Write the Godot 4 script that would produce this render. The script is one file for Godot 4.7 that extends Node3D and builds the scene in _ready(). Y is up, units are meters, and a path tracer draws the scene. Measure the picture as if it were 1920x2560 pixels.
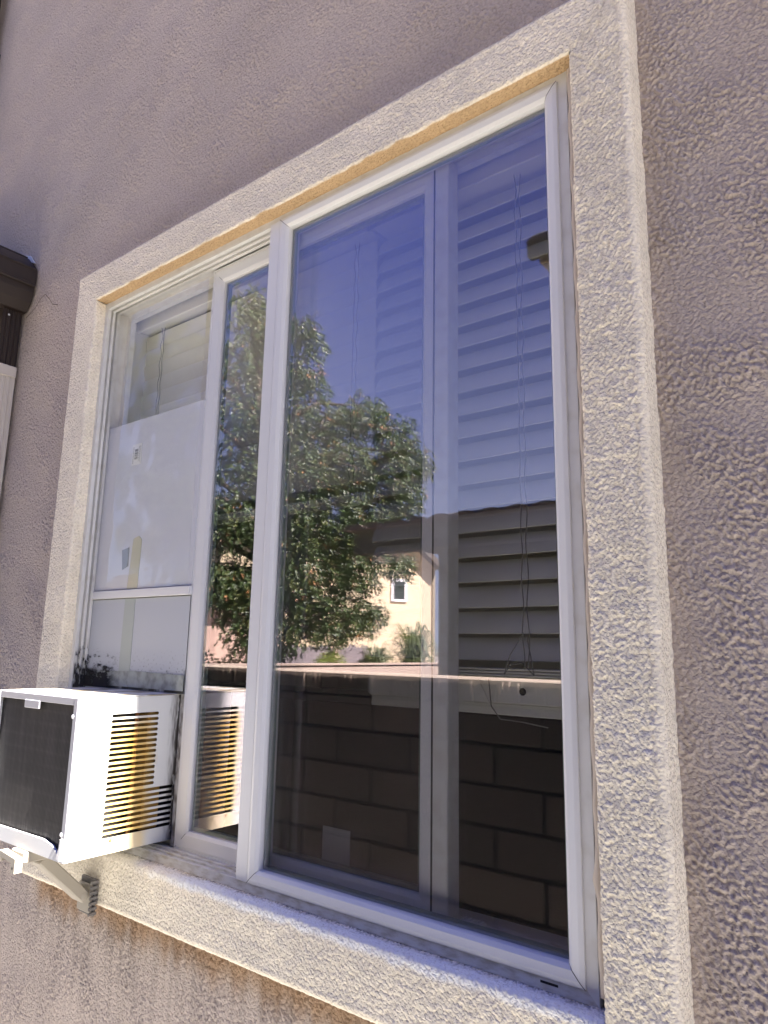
extends Node3D
# World: y up, metres. The house's front stands along x, its trim face at z = 0, the side yard is at +z, eye height 1.5.

const EY := 1.5
var used := {}
var M := {}
var rng := RandomNumberGenerator.new()

# ---------------------------------------------------------------- mesh builder
class MB:
	var v := PackedVector3Array()
	var n := PackedVector3Array()
	var uv := PackedVector2Array()
	var has_uv := false

	func tri(a: Vector3, b: Vector3, c: Vector3) -> void:
		var k := (c - a).cross(b - a).normalized()
		for p in [a, b, c]:
			v.append(p); n.append(k); uv.append(Vector2.ZERO)

	func quad(a: Vector3, b: Vector3, c: Vector3, d: Vector3) -> void:
		tri(a, b, c); tri(a, c, d)

	func quad_out(a: Vector3, b: Vector3, c: Vector3, d: Vector3, ref: Vector3) -> void:
		var k := (c - a).cross(b - a)
		if k.dot((a + b + c + d) * 0.25 - ref) < 0.0: quad(a, d, c, b)
		else: quad(a, b, c, d)

	func quad_uv(a: Vector3, b: Vector3, c: Vector3, d: Vector3, ua: Vector2, ub: Vector2, uc: Vector2, ud: Vector2) -> void:
		has_uv = true
		var k := (c - a).cross(b - a).normalized()
		for p in [[a, ua], [b, ub], [c, uc], [a, ua], [c, uc], [d, ud]]:
			v.append(p[0]); n.append(k); uv.append(p[1])

	func tri_out(a: Vector3, b: Vector3, c: Vector3, ref: Vector3) -> void:
		if (c - a).cross(b - a).dot((a + b + c) / 3.0 - ref) < 0.0: tri(a, c, b)
		else: tri(a, b, c)

	# a box between two corners with chamfered edges
	func box(lo: Vector3, hi: Vector3, ch := 0.0, t := Transform3D.IDENTITY) -> void:
		var c := (lo + hi) * 0.5
		var h := (hi - lo).abs() * 0.5
		var ctr := t * c
		if ch <= 0.0:
			for ax in 3:
				for s in [-1.0, 1.0]:
					var q := []
					for k in [[-1, -1], [1, -1], [1, 1], [-1, 1]]:
						var d := Vector3.ZERO
						d[ax] = s * h[ax]; d[(ax + 1) % 3] = k[0] * h[(ax + 1) % 3]; d[(ax + 2) % 3] = k[1] * h[(ax + 2) % 3]
						q.append(t * (c + d))
					quad_out(q[0], q[1], q[2], q[3], ctr)
			return
		ch = minf(ch, minf(h.x, minf(h.y, h.z)) * 0.9)
		var P := func(ax: int, s: Vector3) -> Vector3:
			var d := Vector3.ZERO
			for k in 3: d[k] = s[k] * (h[k] if k == ax else h[k] - ch)
			return t * (c + d)
		for ax in 3:
			var b := (ax + 1) % 3
			var e := (ax + 2) % 3
			for s in [-1.0, 1.0]:
				var q := []
				for k in [[-1, -1], [1, -1], [1, 1], [-1, 1]]:
					var sg := Vector3.ZERO
					sg[ax] = s; sg[b] = k[0]; sg[e] = k[1]
					q.append(P.call(ax, sg))
				quad_out(q[0], q[1], q[2], q[3], ctr)
				for s2 in [-1.0, 1.0]:
					var g := Vector3.ZERO
					g[ax] = s; g[b] = s2; g[e] = -1.0
					var g2 := g
					g2[e] = 1.0
					quad_out(P.call(ax, g), P.call(b, g), P.call(b, g2), P.call(ax, g2), ctr)
		for sx in [-1.0, 1.0]:
			for sy in [-1.0, 1.0]:
				for sz in [-1.0, 1.0]:
					var sg := Vector3(sx, sy, sz)
					tri_out(P.call(0, sg), P.call(1, sg), P.call(2, sg), ctr)

	# polygon (any simple outline) in the plane of axes p, q swept along the third axis
	func prism(poly: PackedVector2Array, w0: float, w1: float, axis: int, t := Transform3D.IDENTITY) -> void:
		var at := func(p: Vector2, w: float) -> Vector3:
			if axis == 0: return t * Vector3(w, p.x, p.y)
			if axis == 1: return t * Vector3(p.x, w, p.y)
			return t * Vector3(p.x, p.y, w)
		var idx := Geometry2D.triangulate_polygon(poly)
		var mid := Vector3.ZERO
		for p in poly: mid += at.call(p, (w0 + w1) * 0.5)
		mid /= poly.size()
		for k in range(0, idx.size(), 3):
			tri_out(at.call(poly[idx[k]], w0), at.call(poly[idx[k + 1]], w0), at.call(poly[idx[k + 2]], w0), at.call(poly[idx[k]], w1))
			tri_out(at.call(poly[idx[k]], w1), at.call(poly[idx[k + 1]], w1), at.call(poly[idx[k + 2]], w1), at.call(poly[idx[k]], w0))
		var cw := Geometry2D.is_polygon_clockwise(poly)
		for k in poly.size():
			var a := poly[k]
			var b := poly[(k + 1) % poly.size()]
			if cw == (axis != 1): quad(at.call(a, w0), at.call(a, w1), at.call(b, w1), at.call(b, w0))
			else: quad(at.call(a, w0), at.call(b, w0), at.call(b, w1), at.call(a, w1))

	func tube(path: Array, radii: Array, sides := 8) -> void:
		var last := []
		for k in path.size():
			var d: Vector3 = (path[mini(k + 1, path.size() - 1)] - path[maxi(k - 1, 0)]).normalized()
			var s := d.cross(Vector3(0.31, 0.2, 0.93)).normalized()
			var u := s.cross(d)
			var ring := []
			for i in sides:
				var a := TAU * i / sides
				ring.append([path[k] + (s * cos(a) + u * sin(a)) * radii[k], s * cos(a) + u * sin(a)])
			if k > 0:
				for i in sides:
					var j := (i + 1) % sides
					for p in [last[i], last[j], ring[j], last[i], ring[j], ring[i]]:
						v.append(p[0]); n.append(p[1]); uv.append(Vector2.ZERO)
			last = ring

	func disc(c: Vector3, nrm: Vector3, r: float, dome := 0.0, sides := 14) -> void:
		var s := nrm.cross(Vector3(0.13, 0.9, 0.37)).normalized()
		var u := s.cross(nrm)
		for i in sides:
			var a := TAU * i / sides
			var b := TAU * (i + 1) / sides
			var p := c + (s * cos(a) + u * sin(a)) * r
			var q := c + (s * cos(b) + u * sin(b)) * r
			var p2 := c + (s * cos(a) + u * sin(a)) * r * 0.55 + nrm * dome * 0.8
			var q2 := c + (s * cos(b) + u * sin(b)) * r * 0.55 + nrm * dome * 0.8
			quad_out(p, q, q2, p2, c - nrm)
			tri_out(p2, q2, c + nrm * dome, c - nrm)

	func mesh() -> ArrayMesh:
		var a := []
		a.resize(Mesh.ARRAY_MAX)
		a[Mesh.ARRAY_VERTEX] = v
		a[Mesh.ARRAY_NORMAL] = n
		if has_uv: a[Mesh.ARRAY_TEX_UV] = uv
		var m := ArrayMesh.new()
		m.add_surface_from_arrays(Mesh.PRIMITIVE_TRIANGLES, a)
		return m

# ---------------------------------------------------------------- helpers
func lin(r: float, g: float, b: float, a := 1.0) -> Color:
	var c := Color(r, g, b).linear_to_srgb()
	c.a = a
	return c

func mat(called: String, c: Color, rough := 0.8, metal := 0.0) -> StandardMaterial3D:
	var m := StandardMaterial3D.new()
	m.resource_name = called
	m.albedo_color = c
	m.roughness = rough
	m.metallic = metal
	M[called] = m
	return m

func numbered(called: String) -> String:
	if not used.has(called):
		used[called] = 0
		return called
	used[called] += 1
	return "%s_%03d" % [called, used[called]]

func obj(called: String, mesh: Mesh, m: Material, parent: Node = null) -> MeshInstance3D:
	var o := MeshInstance3D.new()
	o.mesh = mesh
	o.material_override = m
	if parent == null:
		o.name = numbered(called)
		add_child(o)
	else:
		o.name = called
		var k := 0
		while parent.has_node(NodePath(str(o.name))):
			k += 1
			o.name = "%s_%03d" % [called, k]
		parent.add_child(o)
	return o

func part(called: String, mb: MB, m: Material, parent: Node) -> MeshInstance3D:
	return obj(called, mb.mesh(), m, parent)

func tag(o: Node, label: String, category: String, group := "") -> Node:
	o.set_meta("label", label)
	o.set_meta("category", category)
	if group: o.set_meta("group", group)
	return o

func thing(called: String, label: String, category: String, at := Vector3.ZERO, group := "") -> Node3D:
	var o := Node3D.new()
	o.name = numbered(called)
	o.position = at
	add_child(o)
	tag(o, label, category, group)
	return o

func bx(called: String, lo: Vector3, hi: Vector3, m: Material, parent: Node, ch := 0.0) -> MeshInstance3D:
	var b := MB.new()
	b.box(lo, hi, ch)
	return part(called, b, m, parent)

func noise(f: float, oct := 1, sd := 1, kind := FastNoiseLite.TYPE_SIMPLEX_SMOOTH) -> FastNoiseLite:
	var k := FastNoiseLite.new()
	k.noise_type = kind
	k.frequency = f
	k.seed = sd
	k.fractal_type = FastNoiseLite.FRACTAL_FBM if oct > 1 else FastNoiseLite.FRACTAL_NONE
	k.fractal_octaves = oct
	return k

func ntex(f: float, oct: int, sd: int, size := 512, ramp: Gradient = null) -> NoiseTexture2D:
	var t := NoiseTexture2D.new()
	t.width = size; t.height = size
	t.seamless = true
	t.noise = noise(f, oct, sd)
	if ramp: t.color_ramp = ramp
	return t

func gtex(g: Gradient) -> NoiseTexture2D:
	var t := NoiseTexture2D.new()
	t.width = 1024; t.height = 1024
	t.seamless = true
	var k := noise(0.07, 2, 5, FastNoiseLite.TYPE_CELLULAR)
	k.cellular_return_type = FastNoiseLite.RETURN_DISTANCE
	k.cellular_jitter = 1.0
	k.domain_warp_enabled = true
	k.domain_warp_amplitude = 9.0
	k.domain_warp_frequency = 0.03
	t.noise = k
	t.color_ramp = g
	return t

func ramp(stops: Array) -> Gradient:
	var g := Gradient.new()
	var o := PackedFloat32Array()
	var c := PackedColorArray()
	for s in stops:
		o.append(s[0]); c.append(s[1])
	g.offsets = o
	g.colors = c
	return g

# a smooth surface over a grid of points, rows of nu
func grid_surface(am: ArrayMesh, P: PackedVector3Array, nu: int, nv: int, col: PackedColorArray) -> void:
	var N := PackedVector3Array()
	N.resize(nu * nv)
	for j in nv:
		var ja := maxi(j - 1, 0) * nu
		var jb := mini(j + 1, nv - 1) * nu
		var row := j * nu
		for i in nu:
			var du := P[row + mini(i + 1, nu - 1)] - P[row + maxi(i - 1, 0)]
			var dv := P[jb + i] - P[ja + i]
			N[row + i] = du.cross(dv).normalized()
	var idx := PackedInt32Array()
	idx.resize((nu - 1) * (nv - 1) * 6)
	var k := 0
	for j in nv - 1:
		for i in nu - 1:
			var a := j * nu + i
			idx[k] = a; idx[k + 1] = a + nu; idx[k + 2] = a + 1
			idx[k + 3] = a + 1; idx[k + 4] = a + nu; idx[k + 5] = a + nu + 1
			k += 6
	var arr := []
	arr.resize(Mesh.ARRAY_MAX)
	arr[Mesh.ARRAY_VERTEX] = P
	arr[Mesh.ARRAY_NORMAL] = N
	arr[Mesh.ARRAY_COLOR] = col
	arr[Mesh.ARRAY_INDEX] = idx
	am.add_surface_from_arrays(Mesh.PRIMITIVE_TRIANGLES, arr)

# four mitred members of a rectangular frame: profile points are (inset from the outer edge, z)
func ring(called: Array, x0: float, y0: float, x1: float, y1: float, prof: Array, m: Material, parent: Node, skip := []) -> Array:
	var made := []
	for side in 4:
		if side in skip:
			made.append(null)
			continue
		var b := MB.new()
		for k in prof.size() - 1:
			var p: Vector2 = prof[k]
			var q: Vector2 = prof[k + 1]
			var c := []
			for w in [p, q]:
				var u: float = w.x
				match side:
					0: c.append([Vector3(x0 + u, y0 + u, w.y), Vector3(x1 - u, y0 + u, w.y)])
					1: c.append([Vector3(x1 - u, y0 + u, w.y), Vector3(x1 - u, y1 - u, w.y)])
					2: c.append([Vector3(x1 - u, y1 - u, w.y), Vector3(x0 + u, y1 - u, w.y)])
					3: c.append([Vector3(x0 + u, y1 - u, w.y), Vector3(x0 + u, y0 + u, w.y)])
			b.quad(c[0][0], c[1][0], c[1][1], c[0][1])
		made.append(part(called[side], b, m, parent))
	return made

# ---------------------------------------------------------------- scene
func _ready() -> void:
	rng.seed = 7
	# camera
	var cam := Camera3D.new()
	cam.name = "camera"
	cam.transform = Transform3D(Basis(Vector3(0.78916, 0.01818, -0.61393), Vector3(0.10330, 0.98140, 0.16184), Vector3(0.60545, -0.19113, 0.77260)).orthonormalized(), Vector3(0, EY, 1.03))
	cam.fov = 71.73
	cam.near = 0.02
	cam.far = 400.0
	add_child(cam)
	cam.current = true
	# sky, sun, exposure
	var we := WorldEnvironment.new()
	we.name = "environment"
	var env := Environment.new()
	env.background_mode = Environment.BG_SKY
	var sky := ProceduralSkyMaterial.new()
	sky.sky_top_color = Color(0.165, 0.23, 0.62)
	sky.sky_horizon_color = Color(0.75, 0.83, 0.93)
	sky.sky_curve = 0.25
	sky.ground_bottom_color = Color(0.35, 0.31, 0.27)
	sky.ground_horizon_color = Color(0.5, 0.47, 0.43)
	sky.sky_energy_multiplier = 0.60
	env.sky = Sky.new()
	env.sky.sky_material = sky
	env.tonemap_mode = Environment.TONE_MAPPER_LINEAR
	env.tonemap_exposure = 7.1
	env.sdfgi_enabled = true
	env.ssao_enabled = true
	env.ssil_enabled = true
	we.environment = env
	add_child(we)
	var sun := DirectionalLight3D.new()
	sun.name = "sun"
	sun.light_color = Color(1.0, 0.98, 0.955)
	sun.light_energy = 1.6
	sun.light_angular_distance = 0.5
	sun.shadow_enabled = true
	sun.look_at_from_position(Vector3(0.60, 0.79, 0.040), Vector3.ZERO)
	add_child(sun)

	materials()
	build_ground()
	build_house()
	build_trim()
	build_window()
	build_blinds()
	build_filler()
	build_aircon()
	build_gutter()
	build_yard_wall()
	build_beyond()

func materials() -> void:
	var grain := gtex(ramp([[0.0, Color.WHITE], [0.35, Color(0.85, 0.85, 0.85)], [0.75, Color(0.2, 0.2, 0.2)], [1.0, Color.BLACK]]))
	var pits := gtex(ramp([[0.0, Color.WHITE], [0.5, Color(0.99, 0.985, 0.98)], [0.8, Color(0.92, 0.905, 0.89)], [1.0, Color(0.84, 0.82, 0.80)]]))
	var stucco := mat("mauve_stucco", Color.WHITE, 0.95)
	stucco.vertex_color_use_as_albedo = true
	stucco.metallic_specular = 0.3
	stucco.heightmap_enabled = true
	stucco.heightmap_texture = grain
	stucco.heightmap_scale = 0.22
	stucco.albedo_texture = pits
	stucco.uv1_triplanar = true
	stucco.uv1_world_triplanar = true
	stucco.uv1_scale = Vector3.ONE * 2.4
	var plain := stucco.duplicate()
	plain.vertex_color_use_as_albedo = false
	plain.albedo_color = lin(0.46, 0.405, 0.385)
	plain.heightmap_scale = 0.3
	M["plain_stucco"] = plain
	mat("vinyl", lin(0.70, 0.70, 0.70), 0.38)
	var worn := mat("worn_vinyl", lin(0.69, 0.685, 0.665), 0.5)
	worn.albedo_texture = ntex(0.012, 4, 9, 512, ramp([[0.0, Color(0.93, 0.92, 0.90)], [0.5, Color(0.98, 0.98, 0.975)], [1.0, Color.WHITE]]))
	worn.uv1_triplanar = true
	worn.uv1_world_triplanar = true
	worn.uv1_scale = Vector3(3.0, 3.0, 3.0)
	mat("gasket", lin(0.05, 0.05, 0.05), 0.7)
	mat("spacer", lin(0.20, 0.26, 0.23), 0.45, 0.2)
	var g := mat("glass", lin(0.02, 0.03, 0.026, 0.055), 0.0)
	g.transparency = BaseMaterial3D.TRANSPARENCY_ALPHA
	var film := mat("coated_glass", Color(0.94, 0.84, 0.95, 0.14), 0.0, 1.0)
	film.transparency = BaseMaterial3D.TRANSPARENCY_ALPHA
	var dot := Image.create(2, 2, false, Image.FORMAT_RGBA8)
	dot.fill(Color.WHITE)
	film.albedo_texture = ImageTexture.create_from_image(dot)
	var acr := mat("acrylic", lin(1, 1, 1, 0.05), 0.03)
	acr.transparency = BaseMaterial3D.TRANSPARENCY_ALPHA
	acr.normal_enabled = true
	acr.normal_scale = 0.35
	var wave := NoiseTexture2D.new()
	wave.width = 256; wave.height = 256
	wave.seamless = true
	wave.as_normal_map = true
	wave.bump_strength = 2.0
	wave.noise = noise(0.012, 2, 21)
	acr.normal_texture = wave
	mat("blind", lin(0.82, 0.81, 0.74), 0.5)
	mat("cord", lin(0.25, 0.24, 0.22), 0.8)
	mat("drywall", lin(0.55, 0.54, 0.50), 0.9)
	mat("room", lin(0.72, 0.66, 0.56), 0.9)
	mat("board", lin(0.58, 0.59, 0.62), 0.6)
	mat("grey_board", lin(0.50, 0.51, 0.53), 0.6)
	mat("cream_tape", lin(0.52, 0.50, 0.36), 0.6)
	mat("grey_tape", lin(0.40, 0.43, 0.40), 0.6)
	mat("scrap", lin(0.22, 0.23, 0.24), 0.8)
	mat("ac_white", lin(0.80, 0.80, 0.78), 0.42)
	mat("ac_metal", lin(0.55, 0.55, 0.58), 0.35, 0.3)
	mat("dark", lin(0.025, 0.022, 0.018), 0.9)
	mat("foam", lin(0.32, 0.19, 0.05), 0.95)
	mat("bracket", lin(0.36, 0.325, 0.265), 0.5)
	mat("rubber", lin(0.16, 0.15, 0.14), 0.7)
	mat("rust", lin(0.35, 0.12, 0.05), 0.9)
	mat("brown_metal", lin(0.022, 0.014, 0.011), 0.5)
	mat("beige_metal", lin(0.50, 0.46, 0.42), 0.5)
	mat("flashing", lin(0.62, 0.66, 0.72), 0.5, 0.3)
	var con := mat("concrete", lin(0.40, 0.395, 0.39), 0.9)
	con.albedo_texture = ntex(0.02, 4, 33, 512, ramp([[0.2, Color(0.85, 0.84, 0.82)], [0.8, Color.WHITE]]))
	con.uv1_triplanar = true
	con.uv1_world_triplanar = true
	mat("earth", lin(0.27, 0.24, 0.20), 0.95)
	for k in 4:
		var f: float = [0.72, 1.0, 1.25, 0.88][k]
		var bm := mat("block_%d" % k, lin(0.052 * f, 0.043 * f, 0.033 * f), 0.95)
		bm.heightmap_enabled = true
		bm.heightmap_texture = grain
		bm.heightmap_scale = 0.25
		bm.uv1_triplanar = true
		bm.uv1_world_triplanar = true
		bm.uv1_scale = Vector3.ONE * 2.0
	mat("dark_mortar", lin(0.010, 0.008, 0.007), 0.95)
	mat("mortar", lin(0.10, 0.085, 0.075), 0.95)
	mat("cap", lin(0.43, 0.365, 0.27), 0.95)
	mat("pink_block", lin(0.43, 0.345, 0.27), 0.95)
	mat("bark", lin(0.16, 0.12, 0.09), 0.95)
	mat("cream_wall", lin(0.74, 0.62, 0.40), 0.9)
	mat("pink_wall", lin(0.60, 0.43, 0.33), 0.9)
	mat("white_paint", lin(0.80, 0.80, 0.78), 0.6)
	mat("dark_glass", lin(0.05, 0.06, 0.05), 0.1)
	mat("roof_tile", lin(0.125, 0.105, 0.08), 0.9)
	mat("tan_fascia", lin(0.36, 0.31, 0.21), 0.85)
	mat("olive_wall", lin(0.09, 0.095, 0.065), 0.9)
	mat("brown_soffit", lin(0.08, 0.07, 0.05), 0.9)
	mat("fence_wood", lin(0.34, 0.30, 0.30), 0.9)

func build_ground() -> void:
	var b := MB.new()
	b.quad(Vector3(-160, 0, 160), Vector3(160, 0, 160), Vector3(160, 0, -60), Vector3(-160, 0, -60))
	obj("ground", b.mesh(), M.earth).set_meta("kind", "structure")
	var p := MB.new()
	p.box(Vector3(-7, 0.004, -0.05), Vector3(7, 0.03, 1.42), 0.004)
	obj("path", p.mesh(), M.concrete).set_meta("kind", "structure")

# ---------------------------------------------------------------- the stucco house
const CRACKS := [[Vector3(-2.535, 1.17, -0.0548), Vector3(-2.505, 1.178, -0.0545), Vector3(-2.47, 1.19, -0.0546), Vector3(-2.44, 1.214, -0.0545), Vector3(-2.405, 1.224, -0.0546)], [Vector3(-2.405, 1.224, -0.0546), Vector3(-2.365, 1.193, -0.0545), Vector3(-2.34, 1.166, -0.0546), Vector3(-2.30, 1.152, -0.0547)]]
var n_coarse: FastNoiseLite
var n_fine: FastNoiseLite
var n_low: FastNoiseLite
var n_cell: FastNoiseLite
var n_blot: FastNoiseLite

func stucco_grid(am: ArrayMesh, x0: float, x1: float, y0: float, y1: float, step: float) -> void:
	var nu := int(ceil((x1 - x0) / step)) + 1
	var nv := int(ceil((y1 - y0) / step)) + 1
	var P := PackedVector3Array()
	var C := PackedColorArray()
	P.resize(nu * nv)
	C.resize(nu * nv)
	var k := 0
	for j in nv:
		var y := lerpf(y0, y1, float(j) / (nv - 1))
		for i in nu:
			var x := lerpf(x0, x1, float(i) / (nu - 1))
			var lo := n_low.get_noise_2d(x, y)
			var a := smoothstep(-0.22, 0.26, n_coarse.get_noise_2d(x, y) + 0.2 * lo)
			var h := (0.75 * a + 0.3 * n_fine.get_noise_2d(x, y) - 0.75 * n_cell.get_noise_2d(x, y) - 0.35) * 0.0027 * clampf(0.85 + 1.1 * lo, 0.35, 1.3)
			P[k] = Vector3(x, y, -0.0585 + h + 0.0015 * lo)
			var t := 1.0 + 0.10 * n_blot.get_noise_2d(x, y) + 0.15 * (a - 0.6)
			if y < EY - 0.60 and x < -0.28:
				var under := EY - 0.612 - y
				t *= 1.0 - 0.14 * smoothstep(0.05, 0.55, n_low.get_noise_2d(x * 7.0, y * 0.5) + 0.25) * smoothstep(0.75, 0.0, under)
				var stain := 0.75 * smoothstep(0.105, 0.030, under + 0.030 * n_low.get_noise_2d(x * 3.0, 3.0)) * smoothstep(-2.08, -2.0, x)  # brown tone mixed in just below the sill trim, ragged, fading downwards
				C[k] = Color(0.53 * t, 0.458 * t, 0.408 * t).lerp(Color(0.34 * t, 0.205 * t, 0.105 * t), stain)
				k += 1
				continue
			C[k] = Color(0.53 * t, 0.458 * t, 0.408 * t)
			k += 1
	grid_surface(am, P, nu, nv, C)

func build_house() -> void:
	n_coarse = noise(96.0, 3, 3)
	n_fine = noise(210.0, 1, 4)
	n_cell = noise(120.0, 1, 8, FastNoiseLite.TYPE_CELLULAR)
	n_cell.cellular_return_type = FastNoiseLite.RETURN_DISTANCE
	n_low = noise(5.0, 2, 5)
	n_blot = noise(1.6, 3, 6)
	var h := thing("stucco_house", "mauve stucco house whose rough front holds the window and air conditioner", "house")
	var am := ArrayMesh.new()
	stucco_grid(am, -3.5, -1.9, EY + 1.145, 4.7, 0.0042)       # above the trim
	stucco_grid(am, -1.9, -0.33, EY + 1.145, 3.9, 0.0042)
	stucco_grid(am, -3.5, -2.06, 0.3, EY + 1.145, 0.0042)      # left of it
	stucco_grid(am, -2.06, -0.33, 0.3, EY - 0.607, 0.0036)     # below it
	stucco_grid(am, -0.33, 0.02, 0.75, 2.8, 0.0021)            # right of it
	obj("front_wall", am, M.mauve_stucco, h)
	for run in CRACKS:
		var cr := MB.new()
		for k in run.size() - 1:
			var p: Vector3 = run[k] + Vector3(0, EY, 0)
			var q: Vector3 = run[k + 1] + Vector3(0, EY, 0)
			cr.quad(p + Vector3(0, -0.0012, 0), p + Vector3(0, 0.0012, 0), q + Vector3(0, 0.0008, 0), q + Vector3(0, -0.0016, 0))
		part("hairline_crack", cr, mat("crack", lin(0.05, 0.04, 0.035), 0.95), h)
	var b := MB.new()
	# the wall goes on outside the close part, and is 18 cm thick
	var z := -0.0558
	for r in [[-7.0, -3.5, 0.0, 5.5], [0.02, 6.0, 0.0, 5.5], [-3.5, -1.9, 4.7, 5.5], [-1.9, -0.33, 3.9, 5.5], [-0.33, 0.02, 2.8, 5.5], [-0.33, 0.02, 0.0, 0.75], [-3.5, -0.33, 0.0, 0.3]]:
		b.quad(Vector3(r[0], r[2], z), Vector3(r[0], r[3], z), Vector3(r[1], r[3], z), Vector3(r[1], r[2], z))
	part("outer_wall", b, M.plain_stucco, h)
	var d := MB.new()
	# core of the wall round the opening, the room behind
	var ox0 := -1.955; var ox1 := -0.405; var oy0 := EY - 0.49; var oy1 := EY + 1.04
	d.box(Vector3(-7, 0, -0.25), Vector3(ox0, 5.5, -0.07))
	d.box(Vector3(ox1, 0, -0.25), Vector3(6, 5.5, -0.07))
	d.box(Vector3(ox0, 0, -0.25), Vector3(ox1, oy0, -0.07))
	d.box(Vector3(ox0, oy1, -0.25), Vector3(ox1, 5.5, -0.07))
	part("wall_core", d, M.drywall, h)
	var r := MB.new()
	r.box(Vector3(-4.2, 0.1, -2.3), Vector3(1.6, 0.2, -0.25))
	r.box(Vector3(-4.2, 2.75, -2.3), Vector3(1.6, 2.85, -0.25))
	r.box(Vector3(-4.3, 0.1, -2.3), Vector3(-4.2, 2.85, -0.25))
	r.box(Vector3(1.6, 0.1, -2.3), Vector3(1.7, 2.85, -0.25))
	r.box(Vector3(-4.3, 0.1, -2.4), Vector3(1.7, 2.85, -2.3))
	part("room", r, M.room, h)
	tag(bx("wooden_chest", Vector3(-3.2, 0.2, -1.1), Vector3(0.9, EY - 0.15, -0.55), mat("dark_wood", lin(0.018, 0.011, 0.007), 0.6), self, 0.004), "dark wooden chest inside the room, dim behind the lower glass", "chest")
	var e := MB.new()
	e.box(Vector3(-7.2, 5.42, -6.0), Vector3(6.2, 5.5, 0.235))
	e.box(Vector3(-7.2, 5.36, 0.215), Vector3(6.2, 5.62, 0.25))
	part("eave", e, M.white_paint, h)
	var s := MB.new()
	s.prism(PackedVector2Array([Vector2(5.5, 0.22), Vector2(7.3, -3.5), Vector2(5.5, -7.5)]), -7.3, 6.3, 0)
	part("roof", s, M.roof_tile, h)
	var o := MB.new()
	o.box(Vector3(-7, 0, -7), Vector3(-6.9, 5.5, -0.25))
	o.box(Vector3(5.9, 0, -7), Vector3(6, 5.5, -0.25))
	o.box(Vector3(-7, 0, -7.1), Vector3(6, 5.5, -7))
	part("side_wall", o, M.plain_stucco, h)
	var w := MB.new()
	w.box(Vector3(-7, 0, -0.05), Vector3(-3.05, EY + 1.17, 0.20))
	part("wing_wall", w, M.plain_stucco, h)
	var wr := MB.new()
	wr.prism(PackedVector2Array([Vector2(-2.56, EY + 1.36), Vector2(-2.56, EY + 1.42), Vector2(-7.0, EY + 2.55), Vector2(-7.0, EY + 1.17), Vector2(-2.62, EY + 1.17)]), -0.05, 0.30, 2)
	part("wing_roof", wr, M.brown_metal, h)

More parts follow.
